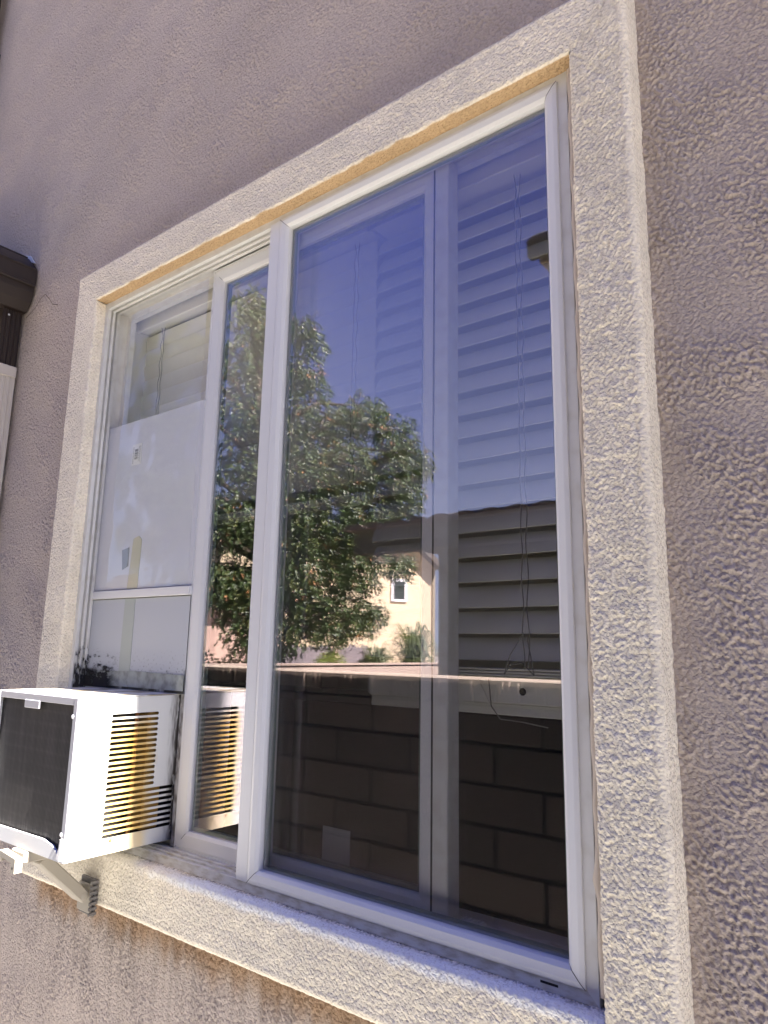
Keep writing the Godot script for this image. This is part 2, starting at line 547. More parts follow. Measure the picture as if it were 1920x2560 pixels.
# ---------------------------------------------------------------- the stucco surround
func build_trim() -> void:
	var n_grain := noise(150.0, 2, 11)
	var n_mid := noise(48.0, 1, 14)
	var n_edge := noise(14.0, 2, 12)
	var n_tone := noise(7.0, 3, 13)
	var n_spot := noise(160.0, 2, 15)
	var O := [-2.066, EY - 0.612, -0.313, EY + 1.151]
	var I := [-1.944, EY - 0.487, -0.417, EY + 1.036]
	# profile: x share of the way from the outer to the inner edge, y = z, z = push past the inner edge
	var prof := []
	for k in 14: prof.append(Vector3(0, lerpf(-0.066, -0.014, k / 13.0), 0))
	for k in range(1, 7):
		var a := k / 6.0 * PI / 2
		prof.append(Vector3((1 - cos(a)) * 0.12, -0.014 + 0.014 * sin(a), 0))
	var nf := 38
	for k in range(1, nf): prof.append(Vector3(lerpf(0.12, 0.92, float(k) / nf), 0, 0))
	for k in range(0, 6):
		var a := k / 5.0 * PI / 2
		prof.append(Vector3(0.92 + 0.08 * sin(a), -0.009 + 0.009 * cos(a), 0))
	for k in range(1, 10): prof.append(Vector3(1, lerpf(-0.009, -0.042, k / 9.0), 0.006 * k / 9.0))
	var nu := prof.size()
	var t := thing("window_surround", "cream stucco trim framing the sliding window, raised from the mauve wall", "window trim")
	var names := ["sill_trim", "side_trim", "head_trim", "side_trim"]
	for side in 4:
		var ln := absf((O[2] - O[0]) if side % 2 == 0 else (O[3] - O[1]))
		var nv := int(ln / (0.0026 if side < 2 else 0.0036)) + 1
		var P := PackedVector3Array()
		var C := PackedColorArray()
		P.resize(nu * nv)
		C.resize(nu * nv)
		var cs := []
		for i in nu:
			var w: Vector3 = prof[i]
			var push: float = w.z * (0.0 if side == 0 else 0.3)
			var x0: float = lerpf(O[0], I[0], w.x) + push
			var x1: float = lerpf(O[2], I[2], w.x) - push
			var y0: float = lerpf(O[1], I[1], w.x) + push
			var y1: float = lerpf(O[3], I[3], w.x) - push
			var tz: Vector3 = prof[mini(i + 1, nu - 1)] - prof[maxi(i - 1, 0)]
			var inn := Vector2(tz.x * 0.11 + tz.z, tz.y).normalized()   # along the profile: (inward, z)
			var out_n := Vector2(-inn.y, inn.x)                          # (inward, z) of the outside
			match side:
				0: cs.append([Vector3(x0, y0, w.y), Vector3(x1, y0, w.y), Vector3(0, out_n.x, out_n.y)])
				1: cs.append([Vector3(x1, y0, w.y), Vector3(x1, y1, w.y), Vector3(-out_n.x, 0, out_n.y)])
				2: cs.append([Vector3(x1, y1, w.y), Vector3(x0, y1, w.y), Vector3(0, -out_n.x, out_n.y)])
				3: cs.append([Vector3(x0, y1, w.y), Vector3(x0, y0, w.y), Vector3(out_n.x, 0, out_n.y)])
		var k := 0
		for j in nv:
			var f := float(j) / (nv - 1)
			var ends := minf(f, 1.0 - f) * ln
			for i in nu:
				var c: Array = cs[i]
				var p: Vector3 = c[0].lerp(c[1], f)
				var g := smoothstep(-0.28, 0.30, n_grain.get_noise_3dv(p))
				var mid := n_mid.get_noise_3dv(p)
				var tone := n_tone.get_noise_3dv(p)
				var e := n_edge.get_noise_3dv(p)
				var am := 0.0010 if side != 1 else 0.0014
				var h := g * am * 1.1 + mid * am * 0.6 * (1.0 + tone) + e * 0.0016
				P[k] = p + c[2] * ((h - 0.002) * (1.0 if i > 19 else 0.55))
				var s := 1.0 + 0.10 * tone + 0.12 * (g - 0.6)
				var col := Color(0.88 * s, 0.81 * s, 0.67 * s)
				var w: Vector3 = prof[i]
				if side == 2:      # underside of the head: warm bounce from the ground put into the colour
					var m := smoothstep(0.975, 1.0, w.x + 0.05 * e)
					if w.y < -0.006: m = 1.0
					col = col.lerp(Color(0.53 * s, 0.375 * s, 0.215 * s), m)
				elif side == 0:    # a whitish wash along the sill's edge, black specks against the frame
					var wash := smoothstep(0.80, 0.90, w.x + 0.05 * e) * smoothstep(-0.036, -0.020, w.y + 0.005 * e) * smoothstep(0.26, 0.42, f + 0.05 * e)
					col = col.lerp(Color(0.90, 0.91, 0.91), 0.95 * wash)
					var dirt := smoothstep(-0.016, -0.036, w.y) * smoothstep(0.05, 0.40, n_spot.get_noise_3dv(p) + 0.25 * tone + 0.12)
					if w.x > 0.9: col = col.lerp(Color(0.13, 0.12, 0.10), 0.75 * dirt)
				C[k] = col
				k += 1
		var mesh := ArrayMesh.new()
		grid_surface(mesh, P, nu, nv, C)
		obj(names[side], mesh, M.mauve_stucco, t)
	# bead of sealant where the right side meets the frame, with one blob
	var b := MB.new()
	var path := []
	var rr := []
	for k in 60:
		path.append(Vector3(-0.4245 + 0.001 * sin(k * 1.7), lerpf(EY - 0.47, EY + 1.03, k / 59.0), -0.031))
		rr.append(0.0062 + 0.001 * absf(sin(k * 2.3)) + (0.004 if k == 6 else 0.0))
	b.tube(path, rr, 7)
	part("sealant", b, mat("sealant", lin(0.55, 0.47, 0.38), 0.8), t)

# ---------------------------------------------------------------- the sliding window
const FX0 := -1.950
const FX1 := -0.4335
const FY0 := EY - 0.4885
const FY1 := EY + 1.037

func pane(called: String, x0: float, y0: float, x1: float, y1: float, z: float, parent: Node) -> void:
	# two sheets of glass, the outer one with a faint metal coating on its inner side
	var p := bx(called, Vector3(x0, y0, z - 0.003), Vector3(x1, y1, z), M.glass, parent)
	var c := MB.new()
	c.quad(Vector3(x0, y0, z - 0.0036), Vector3(x0, y1, z - 0.0036), Vector3(x1, y1, z - 0.0036), Vector3(x1, y0, z - 0.0036))
	part("coating", c, M.coated_glass, p)
	bx("inner_sheet", Vector3(x0, y0, z - 0.019), Vector3(x1, y1, z - 0.016), M.glass, p)
	# spacer between the sheets
	var s := MB.new()
	for r in [[x0, y0, x0 + 0.009, y1], [x1 - 0.009, y0, x1, y1], [x0 + 0.009, y0, x1 - 0.009, y0 + 0.009], [x0 + 0.009, y1 - 0.009, x1 - 0.009, y1]]:
		s.box(Vector3(r[0], r[1], z - 0.0156), Vector3(r[2], r[3], z - 0.0042))
	part("spacer", s, M.spacer, p)

func build_window() -> void:
	var w := thing("sliding_window", "white vinyl two-panel sliding window reflecting a tree and sky", "window")
	var fr := Node3D.new()
	fr.name = "frame"
	w.add_child(fr)
	var prof := [Vector2(0, -0.125), Vector2(0, -0.036), Vector2(0.001, -0.035), Vector2(0.0195, -0.035), Vector2(0.0205, -0.036), Vector2(0.0205, -0.045), Vector2(0.012, -0.0455), Vector2(0.012, -0.051), Vector2(0.022, -0.0515), Vector2(0.0235, -0.0525), Vector2(0.0235, -0.059), Vector2(0.013, -0.0595), Vector2(0.013, -0.065), Vector2(0.024, -0.0655), Vector2(0.0255, -0.0665), Vector2(0.0255, -0.074), Vector2(0.016, -0.0745), Vector2(0.016, -0.108), Vector2(0.034, -0.1085), Vector2(0.034, -0.125)]
	var members := ring(["frame_sill", "frame_jamb", "frame_head", "frame_jamb"], FX0, FY0, FX1, FY1, prof, M.worn_vinyl, fr)
	var grimy := mat("grimy_vinyl", lin(0.66, 0.65, 0.62), 0.55)
	grimy.albedo_texture = ntex(0.02, 4, 19, 512, ramp([[0.20, Color(0.86, 0.84, 0.80)], [0.45, Color(0.95, 0.94, 0.925)], [0.65, Color(0.99, 0.99, 0.985)], [1.0, Color.WHITE]]))
	grimy.uv1_triplanar = true
	grimy.uv1_world_triplanar = true
	grimy.uv1_scale = Vector3(2.2, 6.0, 6.0)
	members[0].material_override = grimy
	# weep slot in the sill's face
	bx("weep_slot", Vector3(-0.524, EY - 0.4785, -0.040), Vector3(-0.496, EY - 0.4750, -0.0345), M.dark, fr)
	# fixed lite on the right: rails, mitred beads, mullion
	var fx := Node3D.new()
	fx.name = "fixed_panel"
	w.add_child(fx)
	var bead := [Vector2(0.0, -0.05), Vector2(0.0, -0.0325), Vector2(0.001, -0.0315), Vector2(0.008, -0.0305), Vector2(0.020, -0.0325), Vector2(0.0255, -0.037), Vector2(0.0265, -0.0385), Vector2(0.0265, -0.049), Vector2(0.0265, -0.075)]
	ring(["rail", "stile", "rail", "stile"], -1.1695, EY - 0.4695, -0.4525, EY + 1.0225, bead, M.vinyl, fx)
	bx("mullion", Vector3(-1.2045, EY - 0.4695, -0.076), Vector3(-1.1699, EY + 1.0225, -0.0325), M.vinyl, fx, 0.0012)
	pane("pane", -1.145, EY - 0.445, -0.477, EY + 0.998, -0.047, fx)
	# hairline joints of the mitres
	var gm := MB.new()
	for q in [[-1.1695, -0.4695, 1, 1], [-0.4525, -0.4695, -1, 1], [-1.1695, 1.0225, 1, -1], [-0.4525, 1.0225, -1, -1]]:
		var a := Vector3(q[0], EY + q[1], -0.0302)
		var d := Vector3(q[2] * 0.0265, q[3] * 0.0265, -0.0076)
		var s := Vector3(q[2] * 0.0004, -q[3] * 0.0004, 0)
		var m1 := a + Vector3(q[2] * 0.008, q[3] * 0.008, 0.0002)
		gm.quad(a - s + Vector3(0, 0, -0.001), m1 - s, m1 + s, a + s + Vector3(0, 0, -0.001))
		var m2 := a + Vector3(q[2] * 0.0200, q[3] * 0.0200, -0.0018)
		gm.quad(m1 - s, m2 - s, m2 + s, m1 + s)
		gm.quad(m2 - s, a + d - s, a + d + s, m2 + s)
	part("mitre_joint", gm, M.gasket, fx)
	# the sliding panel behind it, pushed to the right
	var sl := Node3D.new()
	sl.name = "sliding_panel"
	w.add_child(sl)
	var sp := [Vector2(0.0, -0.106), Vector2(0.0, -0.0795), Vector2(0.001, -0.0785), Vector2(0.0055, -0.0785), Vector2(0.0063, -0.0797), Vector2(0.007, -0.0785), Vector2(0.012, -0.0778), Vector2(0.036, -0.0795), Vector2(0.0435, -0.0835), Vector2(0.0445, -0.085), Vector2(0.0445, -0.108)]
	ring(["bottom_rail", "stile", "top_rail", "stile"], -1.478, EY - 0.467, -0.7345, EY + 1.012, sp, M.vinyl, sl)
	pane("pane", -1.434, EY - 0.423, -0.779, EY + 0.968, -0.0885, sl)
	bx("interlock", Vector3(-0.7450, EY - 0.467, -0.112), Vector3(-0.7120, EY + 1.012, -0.0735), M.worn_vinyl, sl, 0.002)
	var gs := MB.new()
	gs.box(Vector3(-0.7492, EY - 0.46, -0.09), Vector3(-0.7454, EY + 1.0, -0.0755))
	part("brush_seal", gs, M.gasket, sl)
	var m3 := MB.new()
	for q in [[-1.478, -0.467, 1, 1], [-1.478, 1.012, 1, -1]]:
		var a := Vector3(q[0] + q[2] * 0.007, EY + q[1] + q[3] * 0.007, -0.0781)
		var d := Vector3(q[0] + q[2] * 0.036, EY + q[1] + q[3] * 0.036, -0.0791)
		var s := Vector3(q[2] * 0.0004, -q[3] * 0.0004, 0)
		m3.quad(a - s, d - s, d + s, a + s)
		var e := Vector3(q[0] + q[2] * 0.0445, EY + q[1] + q[3] * 0.0445, -0.0845)
		m3.quad(d - s, e - s, e + s, d + s)
	part("mitre_joint", m3, M.gasket, sl)
	# roller guide on the inner sill, with its round button
	bx("roller_guide", Vector3(-0.696, EY - 0.458, -0.100), Vector3(-0.650, EY - 0.444, -0.082), M.worn_vinyl, fr, 0.002)
	var gd := MB.new()
	for k in 5: gd.box(Vector3(-0.692 + k * 0.008, EY - 0.4445, -0.099), Vector3(-0.688 + k * 0.008, EY - 0.4425, -0.083))
	part("guide_rib", gd, M.worn_vinyl, fr)
	# pale sticker on the inside of the sliding glass
	tag(bx("paper_sticker", Vector3(-1.035, EY - 0.420, -0.1092), Vector3(-0.962, EY - 0.352, -0.1084), M.board, self), "small pale paper sticker low on the sliding pane's inner side", "sticker")

# ---------------------------------------------------------------- blinds
func build_blind(label: String, x0: float, x1: float, bottom: float, cords: Array, lean: float) -> Node3D:
	var zc := -0.195
	var b := thing("window_blind", label, "window blind", Vector3.ZERO, "white slatted blinds inside the window")
	bx("headrail", Vector3(x0, EY + 0.996, -0.235), Vector3(x1, EY + 1.036, -0.165), M.blind, b, 0.002)
	bx("valance", Vector3(x0, EY + 0.990, -0.163), Vector3(x1, EY + 1.034, -0.155), M.blind, b, 0.002)
	var sm := MB.new()
	var tilt := deg_to_rad(lean)
	var pts := []
	for k in 7:
		var wide := 0.0470 if lean < 70.0 else 0.0505
		var q := (k / 6.0 - 0.5) * wide
		var crown := 0.0026 * (1.0 - pow(2.0 * q / wide, 2))
		pts.append(Vector2(-sin(tilt), cos(tilt)) * q + Vector2(cos(tilt), sin(tilt)) * crown)
	for k in 6:
		for side in [0.0, 0.0028]:
			var o: Vector2 = Vector2(cos(tilt), sin(tilt)) * -side
			var a: Vector2 = pts[k] + o
			var c: Vector2 = pts[k + 1] + o
			if side == 0.0: sm.quad(Vector3(x0, a.x, a.y), Vector3(x1, a.x, a.y), Vector3(x1, c.x, c.y), Vector3(x0, c.x, c.y))
			else: sm.quad(Vector3(x0, a.x, a.y), Vector3(x0, c.x, c.y), Vector3(x1, c.x, c.y), Vector3(x1, a.x, a.y))
	var lip := Vector2(cos(tilt), sin(tilt)) * -0.0028
	for q in [pts[0], pts[6]]:
		sm.quad(Vector3(x0, q.x, q.y), Vector3(x1, q.x, q.y), Vector3(x1, q.x + lip.x, q.y + lip.y), Vector3(x0, q.x + lip.x, q.y + lip.y))
	var mesh := sm.mesh()
	var y := EY + 0.960
	while y > bottom + 0.03:
		var s := obj("slat", mesh, M.blind, b)
		s.position = Vector3(0, y, zc)
		s.rotation.x = deg_to_rad(rng.randf_range(-1.2, 1.2))
		y -= 0.0502
	for cx in cords:
		var c := MB.new()
		var p1 := []
		var p2 := []
		var r := []
		for k in 60:
			var yy := lerpf(EY + 0.975, bottom + 0.01, k / 59.0)
			p1.append(Vector3(cx + 0.0022 * sin(k * 1.1), yy, zc + 0.030 + 0.003 * cos(k * 1.05)))
			p2.append(Vector3(cx + 0.010 + 0.0022 * cos(k * 0.9), yy, zc + 0.029))
			r.append(0.0011)
		c.tube(p1, r, 5)
		c.tube(p2, r, 5)
		part("cord", c, M.cord, b)
	return b

func build_blinds() -> void:
	var right := build_blind("lower of two white slatted blinds, behind the fixed pane at right, hanging to mid window", -0.985, -0.412, EY - 0.040, [-0.607], 64.0)
	# its bottom: folded slats, the wide rail with a plug hole and a broken strip
	for k in 3:
		bx("folded_slat", Vector3(-0.985, EY - 0.044 + k * 0.0055, -0.222), Vector3(-0.412, EY - 0.0408 + k * 0.0055, -0.166), M.blind, right, 0.001)
	bx("bottom_rail", Vector3(-0.985, EY - 0.094, -0.196), Vector3(-0.412, EY - 0.046, -0.186), M.blind, right, 0.002)
	bx("rail_lip", Vector3(-0.985, EY - 0.116, -0.205), Vector3(-0.412, EY - 0.0945, -0.194), M.blind, right, 0.002)
	var f := MB.new()
	f.prism(PackedVector2Array([Vector2(-0.985, EY - 0.05), Vector2(-0.715, EY - 0.05), Vector2(-0.690, EY - 0.094), Vector2(-0.985, EY - 0.090)]), -0.1855, -0.1835, 2)
	part("broken_strip", f, M.blind, right)
	var hole := MB.new()
	hole.disc(Vector3(-0.621, EY - 0.071, -0.1855), Vector3(0, 0, 1), 0.007)
	part("plug_hole", hole, M.dark, right)
	for run in [[Vector3(-0.609, 0.03, -0.164), Vector3(-0.632, -0.005, -0.160), Vector3(-0.645, -0.040, -0.160)], [Vector3(-0.600, 0.03, -0.164), Vector3(-0.591, -0.005, -0.160), Vector3(-0.585, -0.040, -0.160)], [Vector3(-0.645, -0.04, -0.16), Vector3(-0.63, -0.022, -0.158), Vector3(-0.607, -0.018, -0.158), Vector3(-0.585, -0.04, -0.16)], [Vector3(-0.69, -0.05, -0.182), Vector3(-0.685, -0.10, -0.182), Vector3(-0.665, -0.122, -0.18), Vector3(-0.62, -0.124, -0.18), Vector3(-0.57, -0.130, -0.18)]]:
		var t := MB.new()
		var path := []
		var rad := []
		for q in run:
			path.append(q + Vector3(0, EY, 0))
			rad.append(0.0012)
		t.tube(path, rad, 5)
		part("loose_cord", t, M.cord, right)
	var left := build_blind("shorter of two white slatted blinds, behind the sliding panel and clear filler at left", -2.02, -0.995, EY + 0.350, [-1.83, -1.04], 97.0)
	bx("bottom_rail", Vector3(-2.02, EY + 0.331, -0.215), Vector3(-0.995, EY + 0.350, -0.170), M.blind, left, 0.002)

# ---------------------------------------------------------------- what closes the gap above the air conditioner
func build_filler() -> void:
	var jx0 := -1.929; var jx1 := -1.476
	var a := MB.new()
	var za := -0.064
	a.quad_uv(Vector3(jx0, EY + 0.151, za), Vector3(jx0, EY + 1.018, za), Vector3(jx1, EY + 1.018, za), Vector3(jx1, EY + 0.151, za), Vector2(0, 2.5), Vector2(0, 0), Vector2(1, 0), Vector2(1, 2.5))
	tag(obj("clear_sheet", a.mesh(), M.acrylic), "wavy clear plastic sheet filling the window gap above the air conditioner", "plastic sheet")
	tag(bx("foam_board", Vector3(jx0, EY + 0.152, -0.082), Vector3(jx1, EY + 0.640, -0.076), M.board, self), "white board behind the clear sheet, upper of two, with a small label", "board")
	# the lower board carries mould from its bottom edge
	var im := Image.create(256, 128, false, Image.FORMAT_RGBA8)
	var nz := noise(0.03, 4, 41)
	var sp := noise(0.2, 2, 42)
	for y in 128:
		for x in 256:
			var u := x / 255.0
			var v := y / 127.0
			var n := nz.get_noise_2d(x, y)
			var d := smoothstep(0.0, 0.35, (v - 0.82) * 1.6 + n * 0.35 + 0.55 * smoothstep(0.35, 0.0, u) * smoothstep(0.6, 1.0, v) + 0.25 * smoothstep(0.8, 1.0, u) * smoothstep(0.7, 1.0, v))
			d = clampf(d + 0.5 * smoothstep(0.5, 0.6, sp.get_noise_2d(x, y)) * smoothstep(0.5, 0.9, v), 0, 1)
			im.set_pixel(x, y, Color(0.72, 0.73, 0.75).lerp(Color(0.12, 0.12, 0.11), 0.88 * d))
	var bm := mat("mouldy_board", Color.WHITE, 0.7)
	bm.albedo_texture = ImageTexture.create_from_image(im)
	var lb := MB.new()
	var z := -0.0755
	lb.quad_uv(Vector3(jx0, EY - 0.115, z), Vector3(jx0, EY + 0.125, z), Vector3(jx1, EY + 0.125, z), Vector3(jx1, EY - 0.115, z), Vector2(0, 1), Vector2(0, 0), Vector2(1, 0), Vector2(1, 1))
	lb.box(Vector3(jx0, EY - 0.115, -0.082), Vector3(jx1, EY + 0.125, -0.0757))
	tag(part("foam_board", lb, bm, self), "grey lower board right above the air conditioner, black mould along its bottom", "board")
	tag(bx("cross_strip", Vector3(jx0, EY + 0.127, -0.084), Vector3(jx1, EY + 0.150, -0.070), M.vinyl, self, 0.0015), "white horizontal strip between the two filler boards", "strip")
	# black mould at the foot of the left jamb and in the board's corner
	var mi := Image.create(128, 128, false, Image.FORMAT_RGBA8)
	var mz := noise(0.035, 4, 91)
	for y in 128:
		for x in 128:
			var u := x / 127.0
			var v := y / 127.0
			var d := smoothstep(0.05, 0.45, v * 1.15 - 0.45 + mz.get_noise_2d(x, y) * 0.9) * smoothstep(0.0, 0.12, u) * smoothstep(1.0, 0.75, u) * smoothstep(0.0, 0.2, v)
			mi.set_pixel(x, y, Color(0.13, 0.12, 0.11, 0.93 * d))
	var mm := mat("mould", Color.WHITE, 0.9)
	mm.transparency = BaseMaterial3D.TRANSPARENCY_ALPHA
	mm.albedo_texture = ImageTexture.create_from_image(mi)
	mm.texture_repeat = false
	var mp := MB.new()
	mp.quad_uv(Vector3(-1.9232, EY - 0.118, -0.075), Vector3(-1.9232, EY + 0.03, -0.075), Vector3(-1.9232, EY + 0.03, -0.036), Vector3(-1.9232, EY - 0.118, -0.036), Vector2(0.85, 1), Vector2(0.85, 0), Vector2(0.1, 0), Vector2(0.1, 1))
	tag(obj("mould_stain", mp.mesh(), mm), "black mould stain low on the left window jamb above the air conditioner", "stain")
	var mq := MB.new()
	mq.quad_uv(Vector3(-1.9285, EY - 0.1145, -0.0722), Vector3(-1.9285, EY + 0.0, -0.0722), Vector3(-1.76, EY + 0.0, -0.0722), Vector3(-1.76, EY - 0.1145, -0.0722), Vector2(0.3, 1), Vector2(0.3, 0), Vector2(1, 0), Vector2(1, 1))
	tag(obj("mould_stain", mq.mesh(), mm), "black mould stain in the lower left corner of the grey filler board", "stain")
	# tape: one upright run in two lengths and one along the bottom
	var t := MB.new()
	t.prism(PackedVector2Array([Vector2(-1.760, EY + 0.152), Vector2(-1.712, EY + 0.152), Vector2(-1.708, EY + 0.285), Vector2(-1.722, EY + 0.297), Vector2(-1.748, EY + 0.290)]), -0.0758, -0.0748, 2)
	tag(part("tape_strip", t, M.cream_tape, self), "short yellowed tape strip standing above the white horizontal strip", "tape")
	var t2 := MB.new()
	t2.prism(PackedVector2Array([Vector2(-1.765, EY - 0.082), Vector2(-1.713, EY - 0.082), Vector2(-1.714, EY + 0.125), Vector2(-1.762, EY + 0.125)]), -0.0752, -0.0742, 2)
	tag(part("tape_strip", t2, M.grey_tape, self), "upright grey-green tape strip on the lower grey board", "tape")
	var t3 := MB.new()
	t3.prism(PackedVector2Array([Vector2(-1.87, EY - 0.108), Vector2(jx1 - 0.002, EY - 0.108), Vector2(jx1 - 0.002, EY - 0.070), Vector2(-1.70, EY - 0.066), Vector2(-1.87, EY - 0.072)]), -0.0738, -0.0728, 2)
	var tm := mat("dirty_tape", Color.WHITE, 0.6)
	tm.albedo_texture = ntex(0.02, 4, 77, 256, ramp([[0.2, Color(0.50, 0.51, 0.49)], [0.6, Color(0.62, 0.64, 0.61)], [1.0, Color(0.68, 0.70, 0.68)]]))
	tm.uv1_triplanar = true
	tm.uv1_scale = Vector3(4, 4, 4)
	tag(part("tape_strip", t3, tm, self), "dirty grey tape along the bottom of the lower board, touching the air conditioner", "tape")
	var g := MB.new()
	g.prism(PackedVector2Array([Vector2(-1.800, EY + 0.262), Vector2(-1.766, EY + 0.268), Vector2(-1.764, EY + 0.215), Vector2(-1.792, EY + 0.206)]), -0.0758, -0.0752, 2)
	tag(part("paper_scrap", g, M.scrap, self), "dark grey scrap beside the yellowed tape on the white board", "paper scrap")
	# stock label with a barcode and lines of small print
	var li := Image.create(96, 112, false, Image.FORMAT_RGBA8)
	li.fill(Color(0.86, 0.86, 0.84))
	var r2 := RandomNumberGenerator.new()
	r2.seed = 5
	var yy := 28
	while yy < 84:
		var w := r2.randi_range(1, 3)
		li.fill_rect(Rect2i(26, yy, 34, w), Color(0.16, 0.16, 0.16))
		yy += w + r2.randi_range(1, 3)
	for c in [8, 14, 66, 74, 82]:
		var q := 14
		while q < 98:
			var l := r2.randi_range(3, 9)
			li.fill_rect(Rect2i(c, q, 3, l), Color(0.35, 0.35, 0.35))
			q += l + r2.randi_range(2, 4)
	var lm := mat("label_print", Color.WHITE, 0.6)
	lm.albedo_texture = ImageTexture.create_from_image(li)
	var lq := MB.new()
	lq.quad_uv(Vector3(-1.792, EY + 0.506, -0.0752), Vector3(-1.792, EY + 0.568, -0.0752), Vector3(-1.746, EY + 0.568, -0.0752), Vector3(-1.746, EY + 0.506, -0.0752), Vector2(0, 1), Vector2(0, 0), Vector2(1, 0), Vector2(1, 1))
	lq.box(Vector3(-1.792, EY + 0.506, -0.0757), Vector3(-1.746, EY + 0.568, -0.0754))
	tag(part("barcode_label", lq, lm, self), "small white barcode label stuck on the upper white board", "label")

# ---------------------------------------------------------------- window air conditioner
func build_aircon() -> void:
	var x0 := -1.881; var x1 := -1.505
	var y0 := EY - 0.4525; var y1 := EY - 0.118
	var zb := -0.25; var zf := 0.176
	var a := thing("air_conditioner", "white window air conditioner with yellowed side slots, jutting from the window", "air conditioner")
	# side panel with real slots, yellowed around them
	var im := Image.create(384, 300, false, Image.FORMAT_RGBA8)
	var n1 := noise(0.012, 4, 51)
	var n2 := noise(0.05, 3, 52)
	for py in 300:
		for px in 384:
			var z := lerpf(-0.06, 0.213, px / 383.0)
			var y := lerpf(-0.113, -0.433, py / 299.0)
			var n := n1.get_noise_2d(px, py)
			var yel := smoothstep(0.012, 0.05, z + 0.008 * n) * smoothstep(0.150, 0.120, z + 0.012 * n) * smoothstep(-0.150, -0.19, y + 0.02 * n)
			var ring_y := yel * (1.0 if y > -0.395 else 0.45)
			var c := Color(0.85, 0.85, 0.835)
			c = c.lerp(Color(0.91, 0.73, 0.36), clampf(ring_y * (0.80 + 0.25 * n), 0, 1))
			var grime := smoothstep(-0.012, -0.036, z + 0.008 * n2.get_noise_2d(px * 2, py * 0.4)) * (0.35 + 0.5 * n2.get_noise_2d(px, py * 0.3))
			grime += 0.7 * smoothstep(-0.030, -0.038, z + 0.004 * n) * smoothstep(-0.1, 0.3, n2.get_noise_2d(px, py * 0.5) + 0.3)
			c = c.lerp(Color(0.16, 0.14, 0.12), clampf(grime, 0, 0.9))
			im.set_pixel(px, py, c)
	var sm := mat("ac_side", Color.WHITE, 0.4)
	sm.albedo_texture = ImageTexture.create_from_image(im)
	var b := MB.new()
	var T := func(z: float, y: float) -> Vector2: return Vector2((z + 0.109) / (zf + 0.109), (y1 - y) / (y1 - y0))
	var fill := func(za: float, ya: float, zc: float, yc: float, zd: float, yd: float, ze: float, ye: float) -> void:
		b.quad_uv(Vector3(x1, ya, za), Vector3(x1, yc, zc), Vector3(x1, yd, zd), Vector3(x1, ye, ze), T.call(za, ya), T.call(zc, yc), T.call(zd, yd), T.call(ze, ye))
	var zL := -0.109
	var pitch := 0.01217
	var top := EY - 0.1583
	fill.call(zL, y1, zL, top + pitch / 2, zf, top + pitch / 2, zf, y1)
	for k in 22:
		var yc := top - pitch * k
		if k >= 14: yc -= 0.002
		var za := -0.0297 if k < 14 else -0.085
		var zc := 0.0937
		var r := 0.0036
		var yt := yc + pitch / 2 + (0.002 if k == 14 else 0.0)
		var yb := yc - pitch / 2
		fill.call(za + r, yt, za + r, yc + r, zc - r, yc + r, zc - r, yt)
		fill.call(za + r, yc - r, za + r, yb, zc - r, yb, zc - r, yc - r)
		for e in [[za + r, -1.0, zL], [zc - r, 1.0, zf]]:
			for q in 6:
				var t0 := PI / 2 - PI * q / 6.0
				var t1 := PI / 2 - PI * (q + 1) / 6.0
				var ha := yt if q == 0 else yc + r * sin(t0)
				var hb := yb if q == 5 else yc + r * sin(t1)
				fill.call(e[2], ha, e[0] + e[1] * r * cos(t0), yc + r * sin(t0), e[0] + e[1] * r * cos(t1), yc + r * sin(t1), e[2], hb)
				# the slot's edge, 2 mm deep
				b.quad(Vector3(x1, yc + r * sin(t0), e[0] + e[1] * r * cos(t0)), Vector3(x1 - 0.002, yc + r * sin(t0), e[0] + e[1] * r * cos(t0)), Vector3(x1 - 0.002, yc + r * sin(t1), e[0] + e[1] * r * cos(t1)), Vector3(x1, yc + r * sin(t1), e[0] + e[1] * r * cos(t1)))
			fill.call(e[2], yt, e[0], yt, e[0], yc + r, e[2], yt)
			fill.call(e[2], yb, e[0], yc - r, e[0], yb, e[2], yb)
		for s in [r, -r]:
			b.quad_uv(Vector3(x1, yc + s, za + r), Vector3(x1 - 0.002, yc + s, za + r), Vector3(x1 - 0.002, yc + s, zc - r), Vector3(x1, yc + s, zc - r), T.call(za, yc), T.call(za, yc), T.call(zc, yc), T.call(zc, yc))
	var low := top - pitch * 21.5 - 0.002
	fill.call(zL, low, zL, y0, zf, y0, zf, low)
	part("side_panel", b, sm, a)
	# casing: top, far side, bottom pan, front lip
	var ct := mat("ac_top", lin(0.74, 0.72, 0.66), 0.45)
	ct.albedo_texture = ntex(0.01, 4, 61, 256, ramp([[0.3, Color(0.75, 0.70, 0.6)], [0.6, Color.WHITE]]))
	ct.uv1_triplanar = true
	ct.uv1_scale = Vector3(3, 3, 3)
	bx("top_panel", Vector3(x0, y1, zb), Vector3(x1, y1 + 0.003, zf), ct, a, 0.001)
	bx("far_side", Vector3(x0, y0, zb), Vector3(x0 + 0.002, y1, zf), M.ac_white, a)
	bx("base_pan", Vector3(x0 + 0.002, y0, zb), Vector3(x1 - 0.002, y0 + 0.004, zf - 0.001), M.ac_white, a)
	bx("side_panel_inside", Vector3(x1 - 0.002, y0, zb), Vector3(x1, y1, zL - 0.0005), M.ac_white, a)
	# works behind the slots
	bx("inner_housing", Vector3(x0 + 0.01, y0 + 0.01, zb), Vector3(x1 - 0.06, y1 - 0.01, 0.13), M.dark, a)
	bx("insulation", Vector3(x1 - 0.058, y0 + 0.03, -0.058), Vector3(x1 - 0.012, y1 - 0.02, -0.012), M.foam, a, 0.004)
	bx("fan_shroud", Vector3(x1 - 0.058, y0 + 0.01, 0.085), Vector3(x1 - 0.03, y1 - 0.01, 0.095), M.ac_metal, a)
